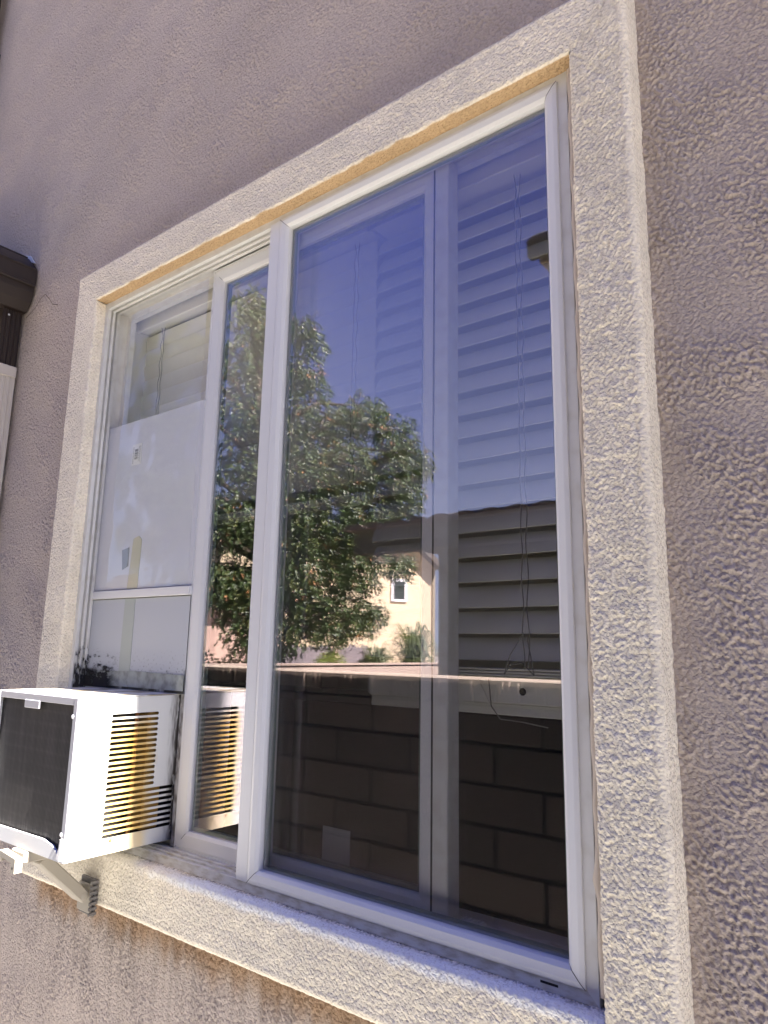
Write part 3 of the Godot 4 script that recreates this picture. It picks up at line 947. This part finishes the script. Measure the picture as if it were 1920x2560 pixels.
	bx("inner_pipe", Vector3(x1 - 0.030, y0 + 0.02, 0.008), Vector3(x1 - 0.022, y1 - 0.03, 0.016), mat("copper", lin(0.45, 0.2, 0.08), 0.4, 0.8), a, 0.002)
	# the outdoor end: sheet-metal frame round the coil
	var fz := zf
	bx("end_frame", Vector3(x1 - 0.016, y0, fz - 0.003), Vector3(x1, y1 + 0.002, fz + 0.003), M.ac_metal, a, 0.0012)
	bx("end_frame", Vector3(x0, y0, fz - 0.003), Vector3(x0 + 0.010, y1 + 0.002, fz + 0.003), M.ac_metal, a, 0.0012)
	bx("end_frame", Vector3(x0 + 0.010, y1 - 0.014, fz - 0.003), Vector3(x1 - 0.016, y1 + 0.002, fz + 0.002), M.ac_metal, a, 0.0012)
	var bot := MB.new()
	bot.prism(PackedVector2Array([Vector2(x0 + 0.010, y0), Vector2(x1 - 0.016, y0), Vector2(x1 - 0.016, y0 + 0.008), Vector2(x1 - 0.05, y0 + 0.028), Vector2(x1 - 0.09, y0 + 0.034), Vector2(x0 + 0.010, y0 + 0.030)]), fz - 0.003, fz + 0.002, 2)
	part("end_frame", bot, M.ac_white, a)
	bx("tab", Vector3(-1.743, y1 - 0.031, fz - 0.001), Vector3(-1.672, y1 - 0.012, fz + 0.0035), M.ac_metal, a, 0.0015)
	# coil: a fin pack with the tube rows showing faintly through
	var cim := Image.create(256, 256, false, Image.FORMAT_RGBA8)
	var cn := noise(0.02, 3, 71)
	for y in 256:
		for x in 256:
			var f := 0.75 + 0.25 * sin(x * PI / 2.0)
			var rowv := 0.5 + 0.5 * cos(y / 256.0 * TAU * 11.0)
			var v := (0.30 + 0.04 * pow(rowv, 6.0) * (0.6 + 0.8 * cn.get_noise_2d(x * 0.3, y * 3.0))) * f + 0.05 * cn.get_noise_2d(x * 3.0, y * 0.3)
			v += 0.22 * smoothstep(0.80, 1.0, y / 255.0) * smoothstep(0.0, 0.4, cn.get_noise_2d(x * 8.0, y * 0.2))
			im_set(cim, x, y, v)
	var cm := mat("coil_fins", Color.WHITE, 0.55, 0.35)
	cm.albedo_texture = ImageTexture.create_from_image(cim)
	var cb := MB.new()
	var cz := fz - 0.008
	cb.quad_uv(Vector3(x0 + 0.004, y0 + 0.004, cz), Vector3(x0 + 0.004, y1 - 0.004, cz), Vector3(x1 - 0.004, y1 - 0.004, cz), Vector3(x1 - 0.004, y0 + 0.004, cz), Vector2(0, 1), Vector2(0, 0), Vector2(1, 0), Vector2(1, 1))
	cb.box(Vector3(x0 + 0.004, y0 + 0.005, cz - 0.02), Vector3(x1 - 0.004, y1 - 0.005, cz - 0.0005))
	part("condenser_coil", cb, cm, a)
	var rows := MB.new()
	for k in 11:
		var yy := lerpf(y0 + 0.045, y1 - 0.03, k / 10.0)
		rows.tube([Vector3(x0 + 0.012, yy, cz - 0.0018), Vector3(x1 - 0.016, yy, cz - 0.0018)], [0.0019, 0.0019], 8)
	part("coil_row", rows, cm, a)
	for q in [[x1 - 0.0155, y1 - 0.038], [x1 - 0.0155, y0 + 0.055], [x0 + 0.006, y1 - 0.038]]:
		var s := MB.new()
		s.disc(Vector3(q[0], q[1], fz + 0.003), Vector3(0, 0, 1), 0.005, 0.003)
		part("screw", s, M.ac_metal, a)
	var clip := MB.new()
	clip.prism(PackedVector2Array([Vector2(x1 - 0.022, y0 + 0.006), Vector2(x1 - 0.009, y0 + 0.004), Vector2(x1 - 0.007, y0 + 0.045), Vector2(x1 - 0.013, y0 + 0.047), Vector2(x1 - 0.015, y0 + 0.030)]), fz + 0.003, fz + 0.0065, 2)
	part("corner_clip", clip, M.ac_white, a)
	var bump := MB.new()
	bump.disc(Vector3(x1, EY - 0.420, 0.1145), Vector3(1, 0, 0), 0.008, 0.003, 20)
	part("embossed_boss", bump, M.ac_white, a)
	var rs := MB.new()
	rs.disc(Vector3(x1, EY - 0.4255, 0.0717), Vector3(1, 0, 0), 0.004, 0.002)
	part("rusty_screw", rs, M.rust, a)
	# side seal between the casing and the sliding panel
	var seal := mat("grimy_seal", Color.WHITE, 0.8)
	seal.albedo_texture = ntex(0.03, 4, 81, 256, ramp([[0.2, Color(0.45, 0.43, 0.41)], [0.6, Color(0.72, 0.71, 0.70)], [1.0, Color(0.80, 0.80, 0.79)]]))
	seal.uv1_triplanar = true
	seal.uv1_scale = Vector3(6, 3, 6)
	tag(bx("side_seal", Vector3(x1 + 0.0005, y0 - 0.014, -0.106), Vector3(-1.4785, y1 + 0.012, -0.088), seal, self, 0.001), "grimy vertical seal strip between the air conditioner and sliding panel", "seal")
	# support arm below
	var s := thing("support_bracket", "beige metal bracket propping the air conditioner against the sill trim", "bracket")
	var bxm := -1.682
	var arm := MB.new()
	var p0 := Vector3(bxm, EY - 0.476, 0.140)
	var p1 := Vector3(bxm, EY - 0.588, 0.022)
	var d := (p1 - p0).normalized()
	var up := Vector3(1, 0, 0).cross(d)
	arm.box(Vector3(-0.024, -0.013, 0), Vector3(0.024, 0.013, p0.distance_to(p1)), 0.003, Transform3D(Basis(Vector3(1, 0, 0), up, d) if Vector3(1, 0, 0).cross(up).dot(d) > 0 else Basis(Vector3(-1, 0, 0), up, d), p0))
	part("arm", arm, M.bracket, s)
	bx("beam", Vector3(bxm - 0.03, y0 - 0.026, -0.03), Vector3(bxm + 0.03, y0 - 0.0015, 0.188), M.bracket, s, 0.003)
	var hk := MB.new()
	hk.prism(PackedVector2Array([Vector2(bxm - 0.046, y0 - 0.005), Vector2(bxm + 0.030, y0 - 0.012), Vector2(bxm + 0.030, y0 - 0.042), Vector2(bxm + 0.012, y0 - 0.042), Vector2(bxm + 0.012, y0 - 0.022), Vector2(bxm - 0.034, y0 - 0.018), Vector2(bxm - 0.034, y0 - 0.026), Vector2(bxm - 0.046, y0 - 0.024)]), 0.1885, 0.206, 2)
	part("hook", hk, M.bracket, s)
	var hole := MB.new()
	hole.disc(Vector3(bxm + 0.021, y0 - 0.032, 0.2066), Vector3(0, 0, 1), 0.003)
	part("hole", hole, M.dark, s)
	var pv := MB.new()
	pv.disc(Vector3(bxm + 0.0245, p1.y + 0.006, p1.z + 0.006), Vector3(1, 0, 0), 0.010, 0.002)
	part("pivot", pv, M.bracket, s)
	bx("foot_plate", Vector3(bxm - 0.028, EY - 0.622, 0.010), Vector3(bxm + 0.030, EY - 0.560, 0.017), M.bracket, s, 0.002)
	var pad := MB.new()
	pad.box(Vector3(bxm - 0.030, EY - 0.630, 0.0025), Vector3(bxm + 0.032, EY - 0.548, 0.0098), 0.002)
	for k in 7: pad.box(Vector3(bxm + 0.0305, EY - 0.626 + k * 0.0115, 0.001), Vector3(bxm + 0.035, EY - 0.619 + k * 0.0115, 0.022), 0.001)
	part("rubber_pad", pad, M.rubber, s)

func im_set(im: Image, x: int, y: int, v: float) -> void:
	im.set_pixel(x, y, Color(v * 1.06, v, v * 0.98))

# ---------------------------------------------------------------- gutter and downspouts at the left
func build_gutter() -> void:
	var g := thing("roof_gutter", "dark brown metal gutter of the lower roof ending at the mauve wall", "gutter")
	var b := MB.new()
	b.prism(PackedVector2Array([Vector2(-2.62, EY + 1.35), Vector2(-2.545, EY + 1.405), Vector2(-2.505, EY + 1.367), Vector2(-2.480, EY + 1.340), Vector2(-2.480, EY + 1.280), Vector2(-2.486, EY + 1.274), Vector2(-2.488, EY + 1.250), Vector2(-2.500, EY + 1.215), Vector2(-2.528, EY + 1.188), Vector2(-2.62, EY + 1.188)]), -0.052, 0.30, 2)
	part("channel", b, M.brown_metal, g)
	bx("lip", Vector3(-2.4798, EY + 1.272, -0.050), Vector3(-2.4745, EY + 1.284, 0.30), M.brown_metal, g, 0.002)
	bx("lip", Vector3(-2.4798, EY + 1.336, -0.050), Vector3(-2.4765, EY + 1.343, 0.30), M.brown_metal, g, 0.0015)
	var f := MB.new()
	f.prism(PackedVector2Array([Vector2(-2.72, EY + 1.478), Vector2(-2.545, EY + 1.420), Vector2(-2.500, EY + 1.375), Vector2(-2.545, EY + 1.395), Vector2(-2.72, EY + 1.44)]), -0.053, -0.046, 2)
	tag(part("wall_flashing", f, M.flashing, self), "pale metal flashing wedge where the brown gutter meets the wall", "flashing")
	var d := thing("downspout", "short brown outlet below the gutter running into a ribbed beige downspout", "downspout")
	var rib := func(x0: float, x1: float, ya: float, yb: float, z0: float, z1: float, m: Material, called: String) -> void:
		var q := MB.new()
		var poly := PackedVector2Array([Vector2(x0, z0), Vector2(x1, z0)])
		for k in 4:
			var za := lerpf(z0, z1, (k + 0.25) / 4.0)
			var zc := lerpf(z0, z1, (k + 0.75) / 4.0)
			poly.append(Vector2(x1, za - 0.003)); poly.append(Vector2(x1 - 0.004, za)); poly.append(Vector2(x1 - 0.004, zc)); poly.append(Vector2(x1, zc + 0.003))
		poly.append(Vector2(x1, z1)); poly.append(Vector2(x0, z1))
		q.prism(poly, ya, yb, 1)
		part(called, q, m, d)
	rib.call(-2.625, -2.545, EY + 0.965, EY + 1.1875, -0.045, 0.022, M.brown_metal, "outlet")
	bx("collar", Vector3(-2.634, EY + 0.935, -0.047), Vector3(-2.536, EY + 0.975, 0.030), M.beige_metal, d, 0.002)
	rib.call(-2.630, -2.540, 0.05, EY + 0.935, -0.046, 0.026, M.beige_metal, "pipe")
	var sc := MB.new()
	sc.disc(Vector3(-2.545, EY + 1.165, 0.0), Vector3(1, 0, 0), 0.004, 0.002)
	part("screw", sc, M.ac_metal, d)
	var u := thing("downspout", "dark upper downspout at the photo's top left corner, high on the mauve wall", "downspout")
	bx("pipe", Vector3(-3.23, EY + 1.62, -0.03), Vector3(-3.125, 5.4, 0.05), M.brown_metal, u, 0.004)
	bx("strap", Vector3(-3.24, EY + 2.6, -0.054), Vector3(-3.115, EY + 2.63, 0.052), M.brown_metal, u, 0.002)

# ---------------------------------------------------------------- block wall of the side yard
func build_yard_wall() -> void:
	var w := thing("block_wall", "brown concrete block wall with mortar-dripped cap, reflected across the window", "block wall")
	var z0 := 1.43; var z1 := 1.58
	var lx := 0.41; var ly := 0.152
	var meshes := []
	for k in 3:
		var b := MB.new()
		b.box(Vector3(0.009, 0.006, 0), Vector3(lx - 0.009, ly - 0.006, z1 - z0), 0.005)
		meshes.append(b.mesh())
	var half := MB.new()
	half.box(Vector3(0.006, 0.006, 0), Vector3(lx / 2 - 0.006, ly - 0.006, z1 - z0), 0.005)
	bx("mortar_core", Vector3(-9, 0, z0 + 0.008), Vector3(5, 1.38, z1 - 0.008), M.dark_mortar, w)
	var far := MB.new()
	var y0 := 1.295 - ly * 8
	for row in 8:
		var off := 0.0 if row % 2 == 0 else lx / 2
		for k in range(-22, 12):
			var x := -1.436 + k * lx + off
			if x > -4.6 and x < 0.3:
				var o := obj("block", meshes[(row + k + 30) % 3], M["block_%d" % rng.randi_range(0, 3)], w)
				o.position = Vector3(x, y0 + row * ly, z0 + rng.randf_range(-0.002, 0.002))
			else:
				far.box(Vector3(x + 0.004, y0 + row * ly + 0.004, z0), Vector3(x + lx - 0.004, y0 + (row + 1) * ly - 0.004, z1))
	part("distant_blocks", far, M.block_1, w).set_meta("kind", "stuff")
	# upright cap bricks with a mortar wash over them that ran down in drips
	var cm := MB.new()
	cm.box(Vector3(0.006, 0, 0), Vector3(0.099, 0.078, z1 - z0 + 0.006), 0.005)
	var cmesh := cm.mesh()
	for k in range(-30, 20):
		var o := obj("cap_brick", cmesh, M["block_%d" % rng.randi_range(0, 3)], w)
		o.position = Vector3(-1.21 + k * 0.105, 1.2965, z0 - 0.003 + rng.randf_range(-0.002, 0.002))
	var top := MB.new()
	var prev := Vector3.ZERO
	for k in 600:
		var x := lerpf(-9.0, 5.0, k / 599.0)
		var lowy := 1.372 + 0.003 * sin(k * 0.9) + 0.003 * sin(k * 2.37)
		var p := Vector3(x, lowy, z0 - 0.008)
		if k > 0:
			var a := Vector3(prev.x, 1.388, z0 - 0.007)
			var c := Vector3(p.x, 1.388, z0 - 0.007)
			top.quad(prev, a, c, p)
			top.quad(a, Vector3(a.x, 1.394, z0 + 0.004), Vector3(c.x, 1.394, z0 + 0.004), c)
			top.quad(Vector3(a.x, 1.394, z0 + 0.004), Vector3(a.x, 1.394, z1 + 0.006), Vector3(c.x, 1.394, z1 + 0.006), Vector3(c.x, 1.394, z0 + 0.004))
			top.quad(prev, p, Vector3(p.x, lowy, z0 + 0.02), Vector3(prev.x, lowy, z0 + 0.02))
		prev = p
	for k in 70:
		var x := rng.randf_range(-4.4, 0.2)
		var l := rng.randf_range(0.01, 0.04) * (1.8 if rng.randf() < 0.2 else 1.0)
		var r := rng.randf_range(0.002, 0.006)
		top.tube([Vector3(x, 1.385, z0 - 0.005), Vector3(x, 1.372 - l * 0.4, z0 - 0.005), Vector3(x + 0.002, 1.372 - l, z0 - 0.004)], [r * 1.8, r, r * 0.5], 6)
	part("mortar_cap", top, M.cap, w)

# ---------------------------------------------------------------- beyond the wall, seen in the glass
func build_beyond() -> void:
	# tree
	var t := thing("garden_tree", "large leafy green tree beyond the block wall, reflected in the window", "tree")
	var cl := [[-8.47, 7.16, 5.88, 0.27], [-8.38, 6.68, 5.98, 0.36], [-8.46, 6.11, 5.89, 0.40], [-7.83, 6.73, 6.59, 0.25], [-7.83, 5.95, 6.59, 0.30], [-8.45, 5.25, 5.9, 0.46], [-8.01, 5.15, 6.4, 0.48], [-7.46, 5.19, 6.94, 0.33], [-7.04, 5.33, 7.31, 0.33], [-6.65, 4.99, 7.62, 0.31], [-6.41, 4.57, 7.8, 0.25], [-6.76, 4.37, 7.54, 0.46], [-7.33, 4.42, 7.06, 0.55], [-7.84, 4.39, 6.58, 0.58], [-8.33, 4.42, 6.04, 0.52], [-8.48, 3.45, 5.87, 0.52], [-8.01, 3.48, 6.4, 0.58], [-7.45, 3.51, 6.96, 0.58], [-6.95, 3.61, 7.38, 0.45], [-6.55, 3.99, 7.7, 0.29], [-6.59, 2.88, 7.67, 0.19], [-7.16, 2.83, 7.21, 0.43], [-7.69, 2.63, 6.73, 0.58], [-8.17, 2.46, 6.23, 0.52], [-8.53, 2.44, 5.81, 0.42], [-7.01, 2.08, 7.34, 0.28], [-7.38, 1.97, 7.01, 0.38], [-7.84, 1.95, 6.58, 0.40], [-8.33, 1.90, 6.05, 0.38], [-8.02, 1.50, 6.39, 0.17], [-9.27, 5.84, 4.78, 0.40], [-9.01, 6.27, 5.17, 0.36], [-9.18, 4.96, 4.93, 0.46], [-9.23, 4.07, 4.84, 0.5], [-8.91, 3.62, 5.32, 0.5], [-9.26, 3.15, 4.79, 0.38], [-8.78, 2.57, 5.48, 0.38]]
	var tr := MB.new()
	var base := Vector3(-8.6, 0, 6.6)
	var fork := Vector3(-8.45, 2.3, 6.5)
	tr.tube([base, base + Vector3(0.05, 1.1, 0), fork], [0.21, 0.17, 0.15], 12)
	var lead := Vector3(-8.4, 5.0, 6.2)
	tr.tube([fork, Vector3(-8.3, 3.6, 6.4), lead, Vector3(-8.45, 6.9, 5.9)], [0.15, 0.11, 0.07, 0.02], 9)
	var leaves := []
	var cols := []
	for c in cl:
		var at := Vector3(c[0], c[1], c[2])
		var r: float = c[3]
		var s := fork.lerp(lead, clampf((at.y - 2.6) / 3.0, 0, 1))
		var m := s.lerp(at, 0.55) + Vector3(0, 0.35, 0)
		tr.tube([s, m, at + Vector3(0, r * 0.2, 0)], [0.05, 0.03, 0.010], 6)
		for k in 5:
			var e := at + Vector3(rng.randfn(), rng.randfn() * 0.7, rng.randfn()) * r * 0.6
			tr.tube([at.lerp(m, 0.2), e + Vector3(0, 0.1, 0), e], [0.010, 0.007, 0.003], 4)
		for depth in [0.0, 1.0]:
			var back: Vector3 = Vector3(-0.5, 0.05, 0.75) * depth * 0.8
			var strands := int(1250 * r * r * (1.0 - 0.25 * depth)) + 18
			for k in strands:
				var q := Vector3(rng.randfn(), rng.randfn(), rng.randfn())
				q = q.normalized() * pow(rng.randf(), 0.45) * r * 1.08
				var p: Vector3 = at + back + q
				var dir := (q.normalized() * 0.6 + Vector3(rng.randfn() * 0.4, -0.75, rng.randfn() * 0.4)).normalized()
				var hue := rng.randf()
				for i in 6:
					p += dir * 0.032
					dir = (dir + Vector3(0, -0.22, 0)).normalized()
					var ld := (dir + Vector3(rng.randfn(), rng.randfn() * 0.6, rng.randfn()) * 0.55).normalized()
					var sd := ld.cross(Vector3(rng.randfn(), rng.randfn(), rng.randfn())).normalized()
					var sz := rng.randf_range(0.75, 1.25)
					leaves.append(Transform3D(Basis(sd * sz, ld.cross(sd) * sz, ld * sz), p))
					var g := rng.randf_range(0.7, 1.25)
					var col := Color(0.062 * g, 0.102 * g, 0.028 * g)
					if hue > 0.95 and i > 3: col = Color(0.42 * g, 0.22 * g, 0.09 * g)
					elif hue > 0.75: col = Color(0.115 * g, 0.14 * g, 0.038 * g)
					cols.append(col)
	part("trunk", tr, M.bark, t)
	var lf := MB.new()
	var L := 0.072
	var W := 0.016
	for s in [-1.0, 1.0]:
		lf.tri(Vector3(0, 0, 0), Vector3(W * s, 0.006, L * 0.4), Vector3(0, 0, L * 0.45))
		lf.tri(Vector3(0, 0, L * 0.45), Vector3(W * s, 0.006, L * 0.4), Vector3(0, -0.008, L))
	var lm := mat("leaf", Color.WHITE, 0.45)
	lm.vertex_color_use_as_albedo = true
	lm.backlight_enabled = true
	lm.backlight = Color(0.36, 0.44, 0.14)
	var mm := MultiMesh.new()
	mm.transform_format = MultiMesh.TRANSFORM_3D
	mm.use_colors = true
	mm.mesh = lf.mesh()
	mm.instance_count = leaves.size()
	for k in leaves.size():
		mm.set_instance_transform(k, leaves[k])
		mm.set_instance_color(k, cols[k])
	var mi := MultiMeshInstance3D.new()
	mi.name = "crown"
	mi.multimesh = mm
	mi.material_override = lm
	mi.set_meta("kind", "stuff")
	t.add_child(mi)

	# pinkish wall running away from us at the left, sunlit
	var pw := thing("garden_wall", "low pinkish sunlit block wall behind the brown one, reflected under the tree", "block wall")
	var course := MB.new()
	for row in 6:
		for k in 60:
			var z := 1.6 + k * 0.41 + (0.0 if row % 2 == 0 else 0.205)
			course.box(Vector3(-7.2, 0.20 + row * 0.18, z + 0.004), Vector3(-7.0, 0.376 + row * 0.18, z + 0.406))
	part("block_courses", course, M.pink_block, pw).set_meta("kind", "stuff")
	bx("core", Vector3(-7.19, 0, 1.6), Vector3(-7.012, 1.27, 26.4), M.mortar, pw)
	bx("cap", Vector3(-7.22, 1.2705, 1.59), Vector3(-6.98, 1.295, 26.4), M.pink_block, pw)

	# cream house
	var h := thing("cream_house", "cream stucco two-storey house with a small white window, reflected beside the tree", "house", Vector3(-16.75, 0, 23.75))
	h.rotation.y = atan2(0.87, -0.5)     # its own +z is the facade's outward direction
	# along its own x: facade runs
	var f := MB.new()
	f.prism(PackedVector2Array([Vector2(0, 0), Vector2(0, 5.0), Vector2(-0.85, 5.65), Vector2(-9.0, 5.75), Vector2(-9.0, 0)]) if false else PackedVector2Array([Vector2(0, 0), Vector2(9.0, 0), Vector2(9.0, 5.75), Vector2(0.85, 5.65), Vector2(0, 5.0)]), -7.0, 0.0, 2)
	part("wall", f, M.cream_wall, h)
	var rf := MB.new()
	rf.prism(PackedVector2Array([Vector2(-0.12, 4.86), Vector2(0.82, 5.66), Vector2(9.6, 5.78), Vector2(9.6, 6.05), Vector2(0.80, 5.93), Vector2(-0.16, 5.12)]), -7.3, 0.45, 2)
	part("roof", rf, M.roof_tile, h)
	bx("corner_board", Vector3(-0.04, 0, -0.10), Vector3(0.10, 4.9, 0.04), M.tan_fascia, h)
	var wn := bx("window", Vector3(1.28, 3.45, 0.0), Vector3(1.98, 4.40, 0.06), M.white_paint, h, 0.01)
	bx("pane", Vector3(1.39, 3.57, 0.061), Vector3(1.87, 4.28, 0.07), M.dark_glass, wn)

	# pink house far left
	var ph := thing("pink_house", "pinkish stucco house low behind the tree, only patches showing in the reflection", "house", Vector3(-17.4, 0, 15.6))
	ph.rotation.y = atan2(0.9, -0.43)
	bx("wall", Vector3(0, 0, -6), Vector3(14, 2.9, 0), M.pink_wall, ph)
	bx("roof", Vector3(-0.3, 2.9, -6.5), Vector3(14.5, 3.3, 0.5), M.roof_tile, ph)
	var w2 := bx("window", Vector3(3.5, 0.9, 0), Vector3(4.7, 2.1, 0.06), M.white_paint, ph)
	bx("pane", Vector3(3.6, 1.0, 0.061), Vector3(4.6, 2.0, 0.07), M.dark_glass, w2)

	# neighbour right across the yard, in its own shade
	var nb := thing("neighbour_house", "shaded neighbouring house with tiled eaves across the yard, reflected at right", "house")
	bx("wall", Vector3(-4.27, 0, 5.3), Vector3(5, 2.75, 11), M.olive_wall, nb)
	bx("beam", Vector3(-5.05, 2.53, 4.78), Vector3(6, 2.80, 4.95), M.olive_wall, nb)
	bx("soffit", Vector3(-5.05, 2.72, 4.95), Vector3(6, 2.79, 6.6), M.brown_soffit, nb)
	var tl := MB.new()
	var x := -5.15
	while x < 6.0:
		var pts := PackedVector2Array()
		for k in 9: pts.append(Vector2(x + 0.14 - 0.14 * cos(PI * k / 8.0), 2.80 + 0.055 * sin(PI * k / 8.0)))
		pts.append(Vector2(x + 0.28, 2.785)); pts.append(Vector2(x, 2.785))
		tl.prism(pts, 4.70, 5.0, 2)
		x += 0.285
	part("eave_tiles", tl, M.roof_tile, nb).set_meta("kind", "stuff")
	var sl := MB.new()
	sl.prism(PackedVector2Array([Vector2(2.80, 4.95), Vector2(3.35, 6.9), Vector2(2.80, 6.9)]), -5.1, 6, 0)
	part("lower_roof", sl, M.roof_tile, nb)
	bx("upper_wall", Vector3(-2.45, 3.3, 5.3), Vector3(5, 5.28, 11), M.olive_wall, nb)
	bx("upper_fascia", Vector3(-2.76, 5.27, 4.80), Vector3(6, 5.44, 11), M.tan_fascia, nb)
	var ut := MB.new()
	x = -2.84
	while x < 5.0:
		var pts := PackedVector2Array()
		for k in 9: pts.append(Vector2(x + 0.14 - 0.14 * cos(PI * k / 8.0), 5.455 + 0.06 * sin(PI * k / 8.0)))
		pts.append(Vector2(x + 0.28, 5.445)); pts.append(Vector2(x, 5.445))
		ut.prism(pts, 4.68, 5.0, 2)
		x += 0.285
	part("eave_tiles", ut, M.roof_tile, nb).set_meta("kind", "stuff")
	bx("upper_gutter", Vector3(-2.84, 5.30, 4.68), Vector3(6, 5.443, 4.79), M.olive_wall, nb, 0.01)
	var ur := MB.new()
	ur.prism(PackedVector2Array([Vector2(5.45, 5.0), Vector2(6.6, 8.0), Vector2(5.45, 11)]), -2.8, 5.2, 0)
	part("upper_roof", ur, M.roof_tile, nb)

	# wooden pickets beyond the pink wall
	var fn := thing("picket_fence", "grey wooden picket fence low behind the tree, seen in the reflection", "fence")
	var pk := MB.new()
	pk.prism(PackedVector2Array([Vector2(-0.05, 0), Vector2(0.05, 0), Vector2(0.05, 1.50), Vector2(0.0, 1.60), Vector2(-0.05, 1.50)]), -0.01, 0.01, 2)
	var pm := pk.mesh()
	for k in 30:
		var f2 := k / 29.0
		var o := obj("picket", pm, M.fence_wood, fn)
		o.position = Vector3(lerpf(-10.6, -8.9, f2), rng.randf_range(-0.03, 0.03), lerpf(8.2, 9.75, f2))
		o.rotation.y = atan2(0.67, -0.74)
	var rl := MB.new()
	rl.tube([Vector3(-10.63, 1.1, 8.24), Vector3(-8.93, 1.1, 9.79)], [0.03, 0.03], 4)
	part("rail", rl, M.fence_wood, fn)
	bx("post", Vector3(-9.30, 0, 9.20), Vector3(-9.22, 1.62, 9.28), M.pink_wall, fn)

	# shrubs along the pink wall
	shrub("shrub", "yellow-green round shrub in front of the picket fence, in the reflection", Vector3(-9.15, 0, 8.95), 0.36, 1.48, Color(0.16, 0.20, 0.03), 1400, 0)
	shrub("shrub", "dark green bushy shrub left of the picket fence, under the tree in the reflection", Vector3(-9.05, 0, 6.9), 0.62, 1.62, Color(0.06, 0.10, 0.025), 2200, 0)
	shrub("shrub", "lower green shrub before the pinkish house, leftmost in the narrow pane's reflection", Vector3(-9.35, 0, 5.9), 0.55, 1.50, Color(0.08, 0.12, 0.03), 1800, 0)
	shrub("shrub", "spiky strap-leaved shrub before the cream house wall, in the reflection", Vector3(-8.75, 0, 9.85), 0.40, 1.55, Color(0.10, 0.13, 0.05), 260, 1)
	shrub("shrub", "taller feathery shrub against the cream house wall, in the reflection", Vector3(-8.25, 0, 10.4), 0.55, 1.95, Color(0.09, 0.12, 0.05), 420, 1)

func shrub(called: String, label: String, at: Vector3, r: float, high: float, col: Color, count: int, kind: int) -> void:
	var o := thing(called, label, "shrub", at)
	var b := MB.new()
	var s := MB.new()
	s.tube([Vector3.ZERO, Vector3(0.02, high * 0.8, 0)], [0.03, 0.012], 6)
	part("stem", s, M.bark, o)
	for k in count:
		if kind == 0:
			var p := Vector3(rng.randfn(), rng.randfn(), rng.randfn()).normalized() * r * pow(rng.randf(), 0.4)
			p = Vector3(p.x, p.y + high - r, p.z)
			var d := Vector3(rng.randfn(), rng.randfn(), rng.randfn()).normalized() * 0.06
			var w := d.cross(Vector3(rng.randfn(), 1, rng.randfn())).normalized() * 0.02
			b.tri(p - w, p + d, p + w)
		else:
			var a := rng.randf() * TAU
			var st := Vector3(0, high * rng.randf_range(0.45, 0.85), 0) + Vector3(cos(a), 0, sin(a)) * 0.05
			var reach := r * rng.randf_range(0.5, 1.1)
			var rise := rng.randf_range(0.05, 0.45)
			var m := st + Vector3(cos(a) * reach * 0.6, rise, sin(a) * reach * 0.6)
			var e := st + Vector3(cos(a) * reach, rise - rng.randf_range(0.0, 0.35), sin(a) * reach)
			var w := Vector3(-sin(a), 0.3, cos(a)) * 0.012
			b.quad(st - w, m - w, m + w, st + w)
			b.tri(m - w, e, m + w)
	var lm := mat("leaf_" + called + str(count), Color(col.r, col.g, col.b).linear_to_srgb(), 0.6)
	lm.backlight_enabled = true
	lm.backlight = Color(0.4, 0.45, 0.2)
	part("foliage", b, lm, o)
